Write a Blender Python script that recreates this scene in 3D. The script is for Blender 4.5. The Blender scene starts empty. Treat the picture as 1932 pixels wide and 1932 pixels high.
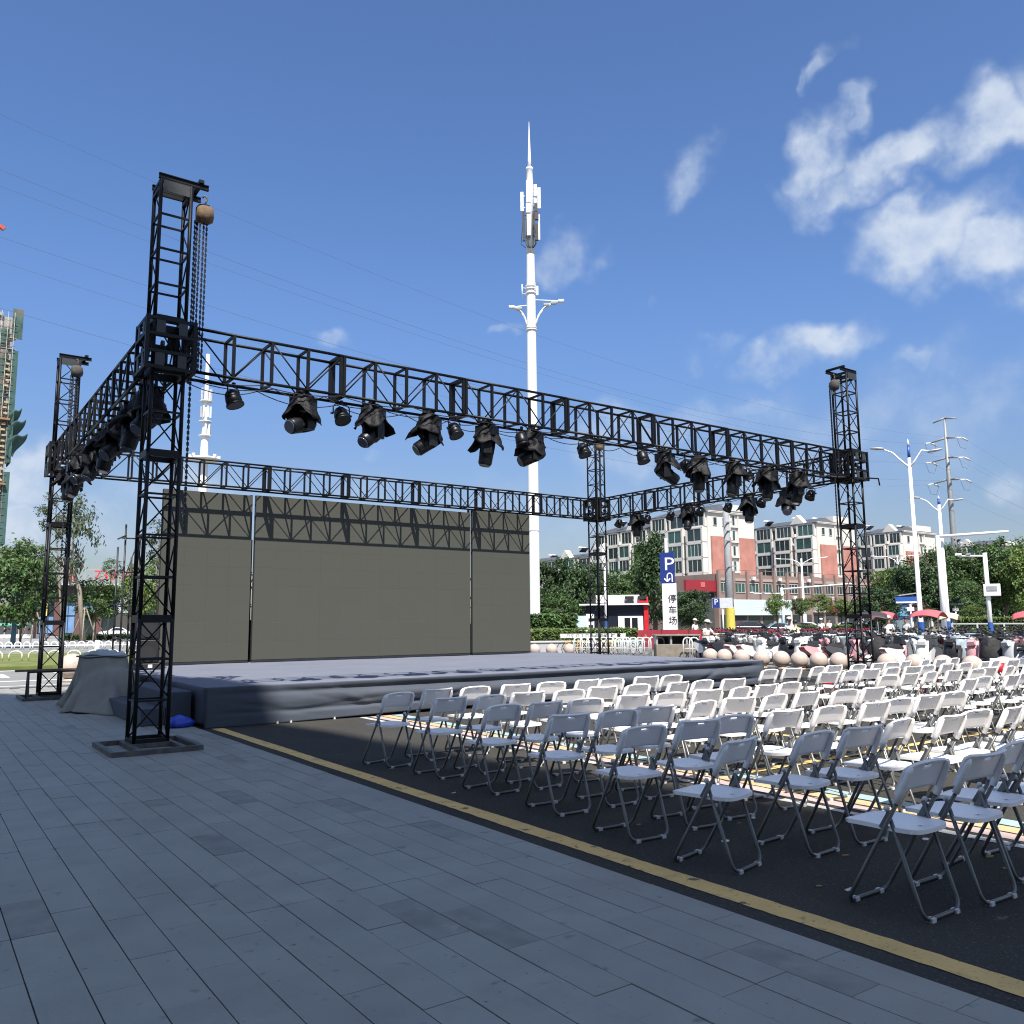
import bpy, bmesh, math, random
from mathutils import Vector, Matrix, noise as mnoise
R_ = random.Random(7)
PI = math.pi
sc = bpy.context.scene
col = sc.collection

# ------------------------------------------------------------------ camera
F_PX, PITCH, ROLL, YAW, EYE = 1588.65 / 1932, 0.1315, -0.0083, 0.6192, 1.55
fwd = Vector((math.sin(YAW) * math.cos(PITCH), math.cos(YAW) * math.cos(PITCH), math.sin(PITCH)))
r0 = Vector((math.cos(YAW), -math.sin(YAW), 0)); u0 = r0.cross(fwd)
rgt = r0 * math.cos(ROLL) + u0 * math.sin(ROLL)
upv = -r0 * math.sin(ROLL) + u0 * math.cos(ROLL)
cam_d = bpy.data.cameras.new("camera"); cam = bpy.data.objects.new("camera", cam_d); col.objects.link(cam)
cam_d.sensor_width = 36; cam_d.lens = F_PX * 36; cam_d.clip_start = 0.05; cam_d.clip_end = 6000
m3 = Matrix((rgt, upv, -fwd)).transposed()
cam.matrix_world = Matrix.Translation((0, 0, EYE)) @ m3.to_4x4()
sc.camera = cam
sc.cycles.filter_width = 1.1

# ------------------------------------------------------------------ sun and sky
SUN = Vector((-0.29, -0.617, 1.0)).normalized()          # towards the sun
SUN_EL = math.asin(SUN.z)
SUN_ROT = math.atan2(SUN.x, SUN.y)
sd = bpy.data.lights.new("sun", 'SUN'); so = bpy.data.objects.new("sun", sd); col.objects.link(so)
sd.energy = 5.0; sd.angle = math.radians(0.53); sd.color = (1.0, 0.955, 0.88)
so.rotation_euler = (-SUN).to_track_quat('-Z', 'Y').to_euler()
sc.view_settings.view_transform = 'Standard'; sc.view_settings.look = 'None'
sc.view_settings.exposure = 0.75; sc.view_settings.gamma = 1.0; sc.view_settings.use_curve_mapping = False

world = bpy.data.worlds.new("World"); sc.world = world; world.use_nodes = True
wn = world.node_tree.nodes; wl = world.node_tree.links; wn.clear()
def wnode(t, **k):
    n = wn.new(t)
    for a, b in k.items(): setattr(n, a, b)
    return n
sky = wnode('ShaderNodeTexSky', sky_type='NISHITA', sun_disc=False)
sky.sun_elevation = SUN_EL; sky.sun_rotation = SUN_ROT
sky.air_density = 1.0; sky.dust_density = 1.0; sky.ozone_density = 2.2; sky.altitude = 0
bg = wnode('ShaderNodeBackground'); out = wnode('ShaderNodeOutputWorld'); bg.inputs[1].default_value = 0.098
wl.new(bg.outputs[0], out.inputs[0])
tc = wnode('ShaderNodeTexCoord')
def math_n(op, a, b=None, clamp=False):
    n = wnode('ShaderNodeMath', operation=op, use_clamp=clamp)
    for i, v in enumerate((a, b)):
        if v is None: continue
        if hasattr(v, 'default_value'): wl.new(v, n.inputs[i])
        else: n.inputs[i].default_value = v
    return n.outputs[0]
# clouds: soft patches at their bearings, broken up by noise, with larger ones added out of view as fill light
nz = wnode('ShaderNodeTexNoise'); nz.inputs['Scale'].default_value = 17; nz.inputs['Detail'].default_value = 8; nz.inputs['Roughness'].default_value = 0.58
wl.new(tc.outputs['Generated'], nz.inputs['Vector'])
nzb = wnode('ShaderNodeTexNoise'); nzb.inputs['Scale'].default_value = 11; nzb.inputs['Detail'].default_value = 4
wl.new(tc.outputs['Generated'], nzb.inputs['Vector'])
wsub = wnode('ShaderNodeVectorMath', operation='SUBTRACT'); wl.new(nzb.outputs['Color'], wsub.inputs[0]); wsub.inputs[1].default_value = (.5, .5, .5)
wsc = wnode('ShaderNodeVectorMath', operation='SCALE'); wl.new(wsub.outputs[0], wsc.inputs[0]); wsc.inputs['Scale'].default_value = 0.15
wadd = wnode('ShaderNodeVectorMath', operation='ADD'); wl.new(tc.outputs['Generated'], wadd.inputs[0]); wl.new(wsc.outputs[0], wadd.inputs[1])
# bearing (deg from +Y), elevation, half width, half height, tilt (deg), weight
CLOUDS = [(67.3, 28.0, 3.0, 2.1, 0, 1.0), (61.6, 27.8, 4.1, 1.6, 12, 1.0), (56.6, 28.9, 1.8, 2.3, 35, 0.85), (58.0, 26.9, 2.9, 1.2, -5, 0.7), (58.6, 30.3, 1.3, 0.8, 50, 0.6), (62.8, 22.9, 4.1, 2.5, -15, 1.0), (66.7, 20.4, 3.1, 2.2, 0, 1.0), (61.7, 24.7, 2.2, 1.3, 10, 0.8),
          (57.8, 33.5, 1.7, 0.9, 30, 0.6), (56.2, 32.8, 0.9, 0.5, 30, 0.5), (48.3, 28.2, 2.3, 1.9, 45, 0.68), (39.5, 24.5, 1.8, 1.7, 0, 0.66), (56.9, 17.6, 3.5, 1.5, 8, 0.85), (54.0, 16.4, 3.2, 1.1, 0, 0.62), (63.1, 15.8, 2.2, 0.8, 5, 0.5), (49.6, 17.3, 2.0, 1.0, 10, 0.42), (46.3, 20.8, 0.9, 0.9, 0, 0.35),
          (23.2, 18.2, 2.0, 0.8, -8, 0.62), (34.8, 19.1, 1.6, 0.7, 0, 0.48), (25.8, 10.6, 1.1, 0.5, 0, 0.5), (5.4, 8.6, 2.4, 2.8, 0, 1.0), (4.7, 5.9, 3.2, 2.4, 0, 1.0), (9.8, 6.7, 3.6, 2.3, 0, 0.55), (12.6, 5.7, 1.9, 1.3, 0, 0.5), (46.3, 13.5, 4.8, 1.9, 0, 0.55), (42.2, 11.2, 4.5, 2.2, 0, 0.55), (51.9, 13.7, 2.6, 1.0, 0, 0.5), (66.9, 8.1, 1.6, 1.8, 0, 0.6), (36.7, 7.7, 8, 2.6, 0, 0.36), (22.4, 8.4, 8.8, 1.8, 0, 0.42), (13, 7.5, 5, 3, 0, .62), (54, 11, 11, 4.5, 0, .44), (64, 13, 7, 4, 10, .46), (44, 6, 12, 3, 0, .38), (27, 5, 12, 2.5, 0, .4),
          (74, 28, 5, 3, 0, 1.0), (76, 20, 6, 3, 0, .9), (-12, 10, 7, 3, 0, .8), (-30, 22, 9, 4, 8, .8), (-75, 30, 20, 11, -5, 1), (-100, 45, 18, 12, 10, 1), (-20, 52, 12, 6, 0, 1), (190, 48, 18, 12, 0, 1), (60, 62, 14, 9, 0, 1), (-160, 38, 18, 11, 0, 1), (-40, 75, 14, 10, 0, 1), (-120, 22, 17, 8, 3, 1), (168, 28, 18, 10, 0, 1), (125, 24, 17, 9, 5, 1), (98, 32, 14, 8, -8, 1), (80, 54, 14, 9, 20, 1), (150, 55, 16, 11, 0, 1), (-70, 55, 16, 11, 10, 1), (30, 72, 15, 9, -30, 1), (-150, 60, 14, 10, 15, 1), (110, 75, 13, 9, 40, 1)]  # out-of-view clouds, added and enlarged to brighten and whiten the shade
tot = None
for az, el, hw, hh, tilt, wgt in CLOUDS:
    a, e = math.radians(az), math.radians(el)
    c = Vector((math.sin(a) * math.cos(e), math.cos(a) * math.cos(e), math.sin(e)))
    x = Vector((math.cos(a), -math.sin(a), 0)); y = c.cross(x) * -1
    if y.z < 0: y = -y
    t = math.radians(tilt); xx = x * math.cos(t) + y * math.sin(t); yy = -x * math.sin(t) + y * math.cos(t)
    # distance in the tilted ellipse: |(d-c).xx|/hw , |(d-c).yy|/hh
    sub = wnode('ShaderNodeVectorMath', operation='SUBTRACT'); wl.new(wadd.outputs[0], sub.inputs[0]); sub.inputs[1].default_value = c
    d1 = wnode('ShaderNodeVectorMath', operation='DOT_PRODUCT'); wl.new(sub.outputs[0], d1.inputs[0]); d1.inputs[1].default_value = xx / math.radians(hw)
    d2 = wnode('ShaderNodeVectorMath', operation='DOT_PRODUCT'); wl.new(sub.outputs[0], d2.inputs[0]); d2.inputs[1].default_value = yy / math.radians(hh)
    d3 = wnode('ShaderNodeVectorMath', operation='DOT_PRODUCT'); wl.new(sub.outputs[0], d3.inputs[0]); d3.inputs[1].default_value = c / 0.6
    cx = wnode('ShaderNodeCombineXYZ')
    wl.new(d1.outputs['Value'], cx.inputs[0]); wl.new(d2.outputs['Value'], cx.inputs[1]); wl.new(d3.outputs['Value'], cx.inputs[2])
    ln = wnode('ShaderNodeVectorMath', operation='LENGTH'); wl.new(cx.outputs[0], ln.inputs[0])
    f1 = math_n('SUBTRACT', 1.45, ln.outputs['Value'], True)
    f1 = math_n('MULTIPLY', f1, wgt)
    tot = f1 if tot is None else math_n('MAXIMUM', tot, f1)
nn = math_n('MULTIPLY', math_n('SUBTRACT', nz.outputs['Fac'], 0.5), 1.7)
den = math_n('ADD', tot, math_n('MULTIPLY', nn, math_n('MULTIPLY', tot, 1.4, True)))
mr = wnode('ShaderNodeMapRange', interpolation_type='SMOOTHSTEP'); wl.new(den, mr.inputs[0])
mr.inputs[1].default_value = 0.16; mr.inputs[2].default_value = 1.25; mr.inputs[3].default_value = 0; mr.inputs[4].default_value = 0.93
ccol = wnode('ShaderNodeMix', data_type='RGBA'); wl.new(mr.outputs[0], ccol.inputs[0])
# the air of that day: a deeper blue than the model's
gain = wnode('ShaderNodeMix', data_type='RGBA'); hz = wnode('ShaderNodeSeparateXYZ'); wl.new(tc.outputs['Generated'], hz.inputs[0])
hm = wnode('ShaderNodeMapRange'); wl.new(hz.outputs[2], hm.inputs[0]); hm.inputs[1].default_value = 0.0; hm.inputs[2].default_value = 0.40; hm.interpolation_type = 'SMOOTHSTEP'
wl.new(hm.outputs[0], gain.inputs[0]); gain.inputs[6].default_value = (.60, .56, .585, 1); gain.inputs[7].default_value = (.69, .85, 1.09, 1)
skm = wnode('ShaderNodeMix', data_type='RGBA', blend_type='MULTIPLY'); skm.inputs[0].default_value = 1; wl.new(sky.outputs[0], skm.inputs[6]); wl.new(gain.outputs[2], skm.inputs[7])
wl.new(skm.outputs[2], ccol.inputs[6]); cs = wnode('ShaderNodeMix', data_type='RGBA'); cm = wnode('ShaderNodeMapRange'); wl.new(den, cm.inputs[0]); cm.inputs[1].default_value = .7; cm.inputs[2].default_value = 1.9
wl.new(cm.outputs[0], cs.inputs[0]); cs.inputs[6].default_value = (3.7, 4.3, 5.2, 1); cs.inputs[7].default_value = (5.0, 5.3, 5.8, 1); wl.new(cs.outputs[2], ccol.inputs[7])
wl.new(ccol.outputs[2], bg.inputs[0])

# ------------------------------------------------------------------ pixel helpers (a column of the picture and a distance give a bearing on the ground)
def ray(u, v):
    return rgt * ((u - 966) / 1588.65) - upv * ((v - 966) / 1588.65) + fwd
def at(u, depth):
    r = ray(u, 1184.1 - u * 15.8 / 1900); return (r.x * depth, r.y * depth)
def zfor(P, v):
    """height over P that shows at picture row v"""
    d = Vector((P[0], P[1], 0)); A = d.dot(fwd); B = d.dot(upv); t = -(v - 966) / 1588.65
    # (B + h*up.z) / (A + h*fwd.z) = t
    h = (t * A - B) / (upv.z - t * fwd.z)
    return EYE + h

# ------------------------------------------------------------------ scene helpers
def tag(o, label=None, cat=None, group=None, kind=None):
    if label: o['label'] = label
    if cat: o['category'] = cat
    if group: o['group'] = group
    if kind: o['kind'] = kind
    return o
def thing(name, label, cat, loc=(0, 0, 0), rz=0, group=None):
    o = bpy.data.objects.new(name, None); o.empty_display_size = .2; col.objects.link(o)
    o.location = loc; o.rotation_euler = (0, 0, rz)
    return tag(o, label, cat, group)
def kids(o): return KIDS.get(o.name, [])
KIDS = {}
def link(name, me, parent=None, loc=None, rot=None, scale=None):
    o = bpy.data.objects.new(name, me); col.objects.link(o)
    if parent is not None:
        o.parent = parent; KIDS.setdefault(parent.name, []).append(o)
    if loc is not None: o.location = loc
    if rot is not None: o.rotation_euler = rot
    if scale is not None: o.scale = scale
    return o
def copy_tree(o, parent=None, loc=None, rz=None, label=None, scale=None):
    c = o.copy(); col.objects.link(c)
    if parent is not None:
        c.parent = parent; KIDS.setdefault(parent.name, []).append(c)
    if loc is not None: c.location = loc
    if rz is not None: c.rotation_euler = (0, 0, rz)
    if scale is not None: c.scale = (scale,) * 3
    if label: c['label'] = label
    for ch in list(KIDS.get(o.name, [])): copy_tree(ch, c)
    return c

class MB:
    """collects simple shapes and builds them as one mesh"""
    def __init__(s): s.v = []; s.f = []; s.sm = []
    def add(s, vs, fs, smooth=False):
        n = len(s.v); s.v += [tuple(v) for v in vs]; s.f += [tuple(i + n for i in f) for f in fs]; s.sm += [smooth] * len(fs); return s
    def box(s, c, d, M=None, taper=1.0):
        hx, hy, hz = d[0] / 2, d[1] / 2, d[2] / 2; vs = []
        for z in (-1, 1):
            k = taper if z > 0 else 1
            for x, y in ((-1, -1), (1, -1), (1, 1), (-1, 1)): vs.append(Vector((x * hx * k, y * hy * k, z * hz)))
        vs = [(M @ v if M is not None else v) + Vector(c) for v in vs]
        return s.add(vs, [(3, 2, 1, 0), (4, 5, 6, 7), (0, 1, 5, 4), (1, 2, 6, 5), (2, 3, 7, 6), (3, 0, 4, 7)])
    def bar(s, p, q, w, h=None, up=(0, 0, 1)):
        h = h or w; p = Vector(p); q = Vector(q); d = (q - p).normalized(); u = Vector(up)
        if abs(d.dot(u)) > .97: u = Vector((1, 0, 0))
        a = d.cross(u).normalized(); b = a.cross(d)
        vs = []
        for c in (p, q):
            for x, y in ((-1, -1), (1, -1), (1, 1), (-1, 1)): vs.append(c + a * x * w / 2 + b * y * h / 2)
        return s.add(vs, [(3, 2, 1, 0), (4, 5, 6, 7), (0, 1, 5, 4), (1, 2, 6, 5), (2, 3, 7, 6), (3, 0, 4, 7)])
    def tube(s, pts, r, n=6, caps=True, closed=False):
        pts = [Vector(p) for p in pts]; N = len(pts); rs = r if isinstance(r, (list, tuple)) else [r] * N
        vs = []; prev = None
        for i, p in enumerate(pts):
            if closed: d = (pts[(i + 1) % N] - pts[i - 1])
            else: d = (pts[min(i + 1, N - 1)] - pts[max(i - 1, 0)])
            d.normalize()
            if prev is None:
                u = Vector((0, 0, 1)) if abs(d.z) < .9 else Vector((1, 0, 0))
                a = d.cross(u).normalized()
            else:
                a = (prev - d * prev.dot(d)); a = a.normalized() if a.length > 1e-6 else d.orthogonal().normalized()
            prev = a; b = d.cross(a)
            for k in range(n):
                t = 2 * PI * k / n; vs.append(p + (a * math.cos(t) + b * math.sin(t)) * rs[i])
        fs = []
        for i in range(N if closed else N - 1):
            j = (i + 1) % N
            for k in range(n): fs.append((i * n + k, i * n + (k + 1) % n, j * n + (k + 1) % n, j * n + k))
        s.add(vs, fs, n > 4)
        if caps and not closed:
            m = len(s.v) - N * n
            s.f.append(tuple(m + k for k in reversed(range(n)))); s.f.append(tuple(m + (N - 1) * n + k for k in range(n))); s.sm += [False, False]
        return s
    def lathe(s, prof, n=16, c=(0, 0, 0), M=None, rf=None, caps=True, smooth=True):
        vs = []
        for j, (r, z) in enumerate(prof):
            for k in range(n):
                t = 2 * PI * k / n; rr = r * (rf(t, j) if rf else 1)
                v = Vector((rr * math.cos(t), rr * math.sin(t), z)); v = M @ v if M is not None else v
                vs.append(v + Vector(c))
        fs = []
        for j in range(len(prof) - 1):
            for k in range(n): fs.append((j * n + k, j * n + (k + 1) % n, (j + 1) * n + (k + 1) % n, (j + 1) * n + k))
        s.add(vs, fs, smooth)
        if caps:
            m = len(s.v) - len(vs)
            s.f.append(tuple(m + k for k in reversed(range(n)))); s.f.append(tuple(m + (len(prof) - 1) * n + k for k in range(n))); s.sm += [False, False]
        return s
    def ball(s, c, r, n=12, m=8, sq=(1, 1, 1), M=None):
        prof = [(max(1e-4, math.sin(PI * j / m)), -math.cos(PI * j / m)) for j in range(m + 1)]
        D = Matrix.Diagonal((r * sq[0], r * sq[1], r * sq[2])); D = (M @ D) if M is not None else D
        return s.lathe(prof, n, c, D, caps=False)
    def prism(s, poly, w, axis='x', c=(0, 0, 0), w_top=None, smooth=False):
        """side outline (y,z) given thickness w along x; w_top narrows the top"""
        n = len(poly); zs = [p[1] for p in poly]; z0, z1 = min(zs), max(zs); vs = []
        for sx in (-1, 1):
            for (y, z) in poly:
                k = 1 if w_top is None else 1 + (w_top / w - 1) * (z - z0) / (z1 - z0)
                vs.append(Vector((sx * w / 2 * k, y, z)) + Vector(c))
        fs = [tuple(range(n - 1, -1, -1)), tuple(range(n, 2 * n))] + [(i, (i + 1) % n, n + (i + 1) % n, n + i) for i in range(n)]
        return s.add(vs, fs, smooth)
    def shell(s, fn, nu, nv, th, holes=(), wrap=False, normal=None):
        """a thin sheet of real thickness over fn(u,v)"""
        P = [[Vector(fn(i / nu, j / nv)) for j in range(nv + 1)] for i in range(nu + 1)]
        def nrm(i, j):
            a = P[min(i + 1, nu)][j] - P[max(i - 1, 0)][j]; b = P[i][min(j + 1, nv)] - P[i][max(j - 1, 0)]
            c = a.cross(b); return c.normalized() if c.length > 1e-9 else Vector((0, 0, 1))
        idx = lambda i, j, k: (k * (nu + 1) + i) * (nv + 1) + j
        vs = []
        for k in (0, 1):
            for i in range(nu + 1):
                for j in range(nv + 1): vs.append(P[i][j] + nrm(i, j) * th * (k - .5))
        fs = []; cells = {(i, j) for i in range(nu) for j in range(nv)} - set(holes); nb = []
        for (i, j) in cells:
            fs.append((idx(i, j, 1), idx(i + 1, j, 1), idx(i + 1, j + 1, 1), idx(i, j + 1, 1)))
            fs.append((idx(i, j + 1, 0), idx(i + 1, j + 1, 0), idx(i + 1, j, 0), idx(i, j, 0)))
            for (di, dj, a, b) in ((-1, 0, (i, j + 1), (i, j)), (1, 0, (i + 1, j), (i + 1, j + 1)), (0, -1, (i, j), (i + 1, j)), (0, 1, (i + 1, j + 1), (i, j + 1))):
                if (i + di, j + dj) not in cells: nb.append((idx(*a, 0), idx(*b, 0), idx(*b, 1), idx(*a, 1)))
        n0 = len(s.v); s.v += [tuple(v) for v in vs]
        s.f += [tuple(x + n0 for x in f) for f in fs]; s.sm += [True] * len(fs)
        s.f += [tuple(x + n0 for x in f) for f in nb]; s.sm += [False] * len(nb)
        return s
    def mesh(s, name, m=None):
        me = bpy.data.meshes.new(name); me.from_pydata(s.v, [], s.f)
        me.polygons.foreach_set('use_smooth', s.sm)
        if m is not None: me.materials.append(m)
        me.update(); return me
    def build(s, name, m, parent=None, loc=None, rot=None, bevel=0):
        o = link(name, s.mesh(name, m), parent, loc, rot)
        if bevel:
            b = o.modifiers.new('bevel', 'BEVEL'); b.width = bevel; b.segments = 2; b.limit_method = 'ANGLE'; b.angle_limit = math.radians(40)
        return o

# ------------------------------------------------------------------ materials
MATS = {}
def mat(name, base, rough=.6, metal=0, var=.12, scale=6, bump=0, bscale=40, spots=None, spot_scale=3, spot_lo=.56, spot_hi=.66, rnd=0, isl=0, trans=0, coat=0, stretch=None, hue=0, spec=.5, coords='Object', detail=4, specks=()):
    """procedural surface: base colour broken by noise, optional second colour in patches, optional relief"""
    if name in MATS: return MATS[name]
    m = bpy.data.materials.new(name); m.use_nodes = True; nt = m.node_tree; N = nt.nodes; L = nt.links
    b = N['Principled BSDF']; b.inputs['Roughness'].default_value = rough; b.inputs['Metallic'].default_value = metal
    b.inputs['Specular IOR Level'].default_value = spec
    if coat: b.inputs['Coat Weight'].default_value = coat; b.inputs['Coat Roughness'].default_value = .08
    tcn = N.new('ShaderNodeTexCoord'); vec = tcn.outputs[coords] if coords != 'Position' else None
    if coords == 'Position':
        g = N.new('ShaderNodeNewGeometry'); vec = g.outputs['Position']
    if stretch:
        mp = N.new('ShaderNodeMapping'); mp.inputs['Scale'].default_value = stretch; L.new(vec, mp.inputs[0]); vec = mp.outputs[0]
    nz = N.new('ShaderNodeTexNoise'); nz.inputs['Scale'].default_value = scale; nz.inputs['Detail'].default_value = detail; L.new(vec, nz.inputs['Vector'])
    rp = N.new('ShaderNodeMapRange'); L.new(nz.outputs['Fac'], rp.inputs[0]); rp.inputs[1].default_value = .3; rp.inputs[2].default_value = .7
    rp.inputs[3].default_value = 1 - var; rp.inputs[4].default_value = 1 + var
    val = rp.outputs[0]
    def mul(a, b_):
        n = N.new('ShaderNodeMath'); n.operation = 'MULTIPLY'; L.new(a, n.inputs[0]); L.new(b_, n.inputs[1]); return n.outputs[0]
    if rnd:
        oi = N.new('ShaderNodeObjectInfo'); r2 = N.new('ShaderNodeMapRange'); L.new(oi.outputs['Random'], r2.inputs[0]); r2.inputs[3].default_value = 1 - rnd; r2.inputs[4].default_value = 1 + rnd
        val = mul(val, r2.outputs[0])
    if isl:
        g2 = N.new('ShaderNodeNewGeometry'); r3 = N.new('ShaderNodeMapRange'); L.new(g2.outputs['Random Per Island'], r3.inputs[0]); r3.inputs[3].default_value = 1 - isl; r3.inputs[4].default_value = 1 + isl
        val = mul(val, r3.outputs[0])
    mx = N.new('ShaderNodeVectorMath'); mx.operation = 'SCALE'; mx.inputs[0].default_value = base[:3]; L.new(val, mx.inputs['Scale'])
    colr = mx.outputs[0]
    if hue:
        hs = N.new('ShaderNodeHueSaturation'); g3 = N.new('ShaderNodeNewGeometry'); r4 = N.new('ShaderNodeMapRange'); L.new(g3.outputs['Random Per Island'], r4.inputs[0])
        r4.inputs[3].default_value = .5 - hue; r4.inputs[4].default_value = .5 + hue; L.new(r4.outputs[0], hs.inputs['Hue']); L.new(colr, hs.inputs['Color']); colr = hs.outputs[0]
    if spots:
        n2 = N.new('ShaderNodeTexNoise'); n2.inputs['Scale'].default_value = spot_scale; n2.inputs['Detail'].default_value = 6; n2.inputs['Roughness'].default_value = .65; L.new(vec, n2.inputs['Vector'])
        r5 = N.new('ShaderNodeMapRange'); r5.interpolation_type = 'SMOOTHSTEP'; L.new(n2.outputs['Fac'], r5.inputs[0]); r5.inputs[1].default_value = spot_lo; r5.inputs[2].default_value = spot_hi
        mm = N.new('ShaderNodeMix'); mm.data_type = 'RGBA'; L.new(r5.outputs[0], mm.inputs[0]); L.new(colr, mm.inputs[6]); mm.inputs[7].default_value = (*spots[:3], 1); colr = mm.outputs[2]
    for (sc_, ss, slo, shi) in specks:
        n4 = N.new('ShaderNodeTexNoise'); n4.inputs['Scale'].default_value = ss; n4.inputs['Detail'].default_value = 3; L.new(vec, n4.inputs['Vector'])
        r6 = N.new('ShaderNodeMapRange'); L.new(n4.outputs['Fac'], r6.inputs[0]); r6.inputs[1].default_value = slo; r6.inputs[2].default_value = shi
        m6 = N.new('ShaderNodeMix'); m6.data_type = 'RGBA'; L.new(r6.outputs[0], m6.inputs[0]); L.new(colr, m6.inputs[6]); m6.inputs[7].default_value = (*sc_, 1); colr = m6.outputs[2]
    L.new(colr, b.inputs['Base Color'])
    if bump:
        n3 = N.new('ShaderNodeTexNoise'); n3.inputs['Scale'].default_value = bscale; n3.inputs['Detail'].default_value = 5; L.new(vec, n3.inputs['Vector'])
        bp = N.new('ShaderNodeBump'); bp.inputs['Strength'].default_value = bump; bp.inputs['Distance'].default_value = .02; L.new(n3.outputs['Fac'], bp.inputs['Height']); L.new(bp.outputs[0], b.inputs['Normal'])
    if trans:
        tr = N.new('ShaderNodeBsdfTranslucent'); L.new(colr, tr.inputs[0]); ms = N.new('ShaderNodeMixShader'); ms.inputs[0].default_value = trans
        L.new(b.outputs[0], ms.inputs[1]); L.new(tr.outputs[0], ms.inputs[2]); L.new(ms.outputs[0], N['Material Output'].inputs[0])
    MATS[name] = m; return m
def glass(name, tint=(.02, .03, .035), rough=.05):
    return mat(name, tint, rough, 0, .3, .4, spec=.9)
M_ASPH = mat('asphalt', (.048, .0455, .040), .92, 0, .16, .55, bump=.6, bscale=160, coords='Position', spots=(.034, .033, .03), spot_scale=.35, spot_lo=.5, spot_hi=.75, spec=.25, specks=(((.13, .122, .11), 75, .60, .70), ((.018, .018, .017), 60, .62, .72), ((.15, .135, .11), 6.5, .72, .76)))
M_TILE = mat('granite_paving', (.262, .258, .226), .52, 0, .09, 2.6, bump=.1, bscale=120, coords='Position', spots=(.205, .205, .182), spot_scale=1.5, spot_lo=.57, spot_hi=.78, rnd=.045, isl=.035, specks=(((.15, .15, .135), 7, .66, .74), ((.33, .32, .28), 48, .66, .76), ((.10, .10, .092), 24, .70, .735)))
M_TILE2 = mat('granite_paving_stained', (.205, .205, .18), .56, 0, .2, 5, bump=.12, bscale=120, coords='Position', spots=(.32, .305, .25), spot_scale=3.2, spot_lo=.55, spot_hi=.75)
M_JOINT = mat('joint_mortar', (.05, .052, .055), .9, coords='Position')
M_YEL = mat('yellow_paint', (.72, .47, .165), .75, 0, .12, 3, bump=.3, bscale=150, coords='Position', specks=(((.13, .105, .065), 9, .655, .72), ((.32, .23, .11), 45, .6, .72)), spots=(.42, .29, .12), spot_scale=3, spot_lo=.5, spot_hi=.74)
M_BLACK = mat('black_truss_paint', (.0045, .0045, .0055), .48, .0, .3, 14, spots=(.05, .047, .044), spot_scale=16, spot_lo=.67, spot_hi=.75, coords='Position', spec=.28)
M_BLK2 = mat('black_lamp_housing', (.005, .006, .008), .4, 0, .2, 8, spec=.35)
M_CLOTHB = mat('black_rain_cloth', (.0062, .0056, .007), .62, 0, .25, 9, bump=.7, bscale=16, spec=.3)
M_PLATE = mat('grey_gusset_plate', (.032, .036, .038), .5, 0, .2, 12, coords='Position')
M_STEELB = mat('base_frame_steel', (.1, .095, .09), .55, .3, .3, 8, spots=(.16, .12, .09), spot_scale=9)
M_SACK2 = mat('grey_hoist_sack', (.075, .068, .06), .9, 0, .25, 9, bump=.4, bscale=20)
M_SACK = mat('brown_hoist_sack', (.17, .115, .07), .9, 0, .25, 9, bump=.4, bscale=20)
M_CHAIN = mat('chain_steel', (.03, .03, .034), .5, .3, .3, 30)
M_WPLA = mat('white_chair_plastic', (.87, .845, .825), .42, 0, .03, 5, rnd=.045, spots=(.72, .71, .70), spot_scale=6, spot_lo=.62, spot_hi=.8)
M_GREYT = mat('grey_chair_tube', (.165, .165, .158), .38, .55, .15, 10, rnd=.1)
M_CAP = mat('white_foot_cap', (.62, .62, .6), .5)
M_STG = mat('stage_carpet', (.140, .151, .192), .93, 0, .07, 1.2, bump=.35, bscale=90, coords='Position')
M_SKIRT = mat('stage_skirt_cloth', (.054, .064, .084), .7, 0, .1, 1.5, bump=.2, bscale=70, coords='Position')
M_LED = mat('led_screen_face', (.070, .0715, .0605), .7, 0, .05, 60, rnd=.011, spec=.2, coords='Position')
M_DARK = mat('dark_metal', (.02, .02, .022), .5)
M_WHITE = mat('white_mast_paint', (.78, .785, .79), .45, 0, .03, 2)
M_WHITE2 = mat('white_enamel', (.74, .74, .73), .4, 0, .05, 3)
M_GREY = mat('grey_steel', (.36, .37, .38), .5, .3, .1, 3)
M_LEAF = [mat('foliage_dark', (.043, .082, .026), .55, 0, .35, .6, isl=.5, trans=.28, hue=.02, coords='Position'),
          mat('foliage_mid', (.064, .115, .029), .5, 0, .35, .6, isl=.5, trans=.3, hue=.025, coords='Position'),
          mat('foliage_light', (.112, .168, .035), .5, 0, .3, .6, isl=.45, trans=.32, hue=.03, coords='Position'),
          mat('foliage_grey', (.085, .112, .062), .6, 0, .3, .6, isl=.45, trans=.3, hue=.02, coords='Position'),
          mat('foliage_red', (.12, .055, .045), .6, 0, .3, .6, isl=.4, trans=.25, hue=.02, coords='Position')]
M_BARK = mat('bark', (.12, .095, .07), .9, 0, .3, 9, bump=.6, bscale=22)
M_BARKL = mat('pale_bark', (.26, .22, .17), .9, 0, .25, 9, bump=.5, bscale=22)
ORD = ['zeroth', 'first', 'second', 'third', 'fourth', 'fifth', 'sixth', 'seventh', 'eighth', 'ninth', 'tenth', 'eleventh', 'twelfth', 'thirteenth', 'fourteenth', 'fifteenth', 'sixteenth', 'seventeenth', 'eighteenth', 'nineteenth', 'twentieth', 'twenty-first', 'twenty-second', 'twenty-third', 'twenty-fourth', 'twenty-fifth', 'twenty-sixth', 'twenty-seventh', 'twenty-eighth', 'twenty-ninth', 'thirtieth']
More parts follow.
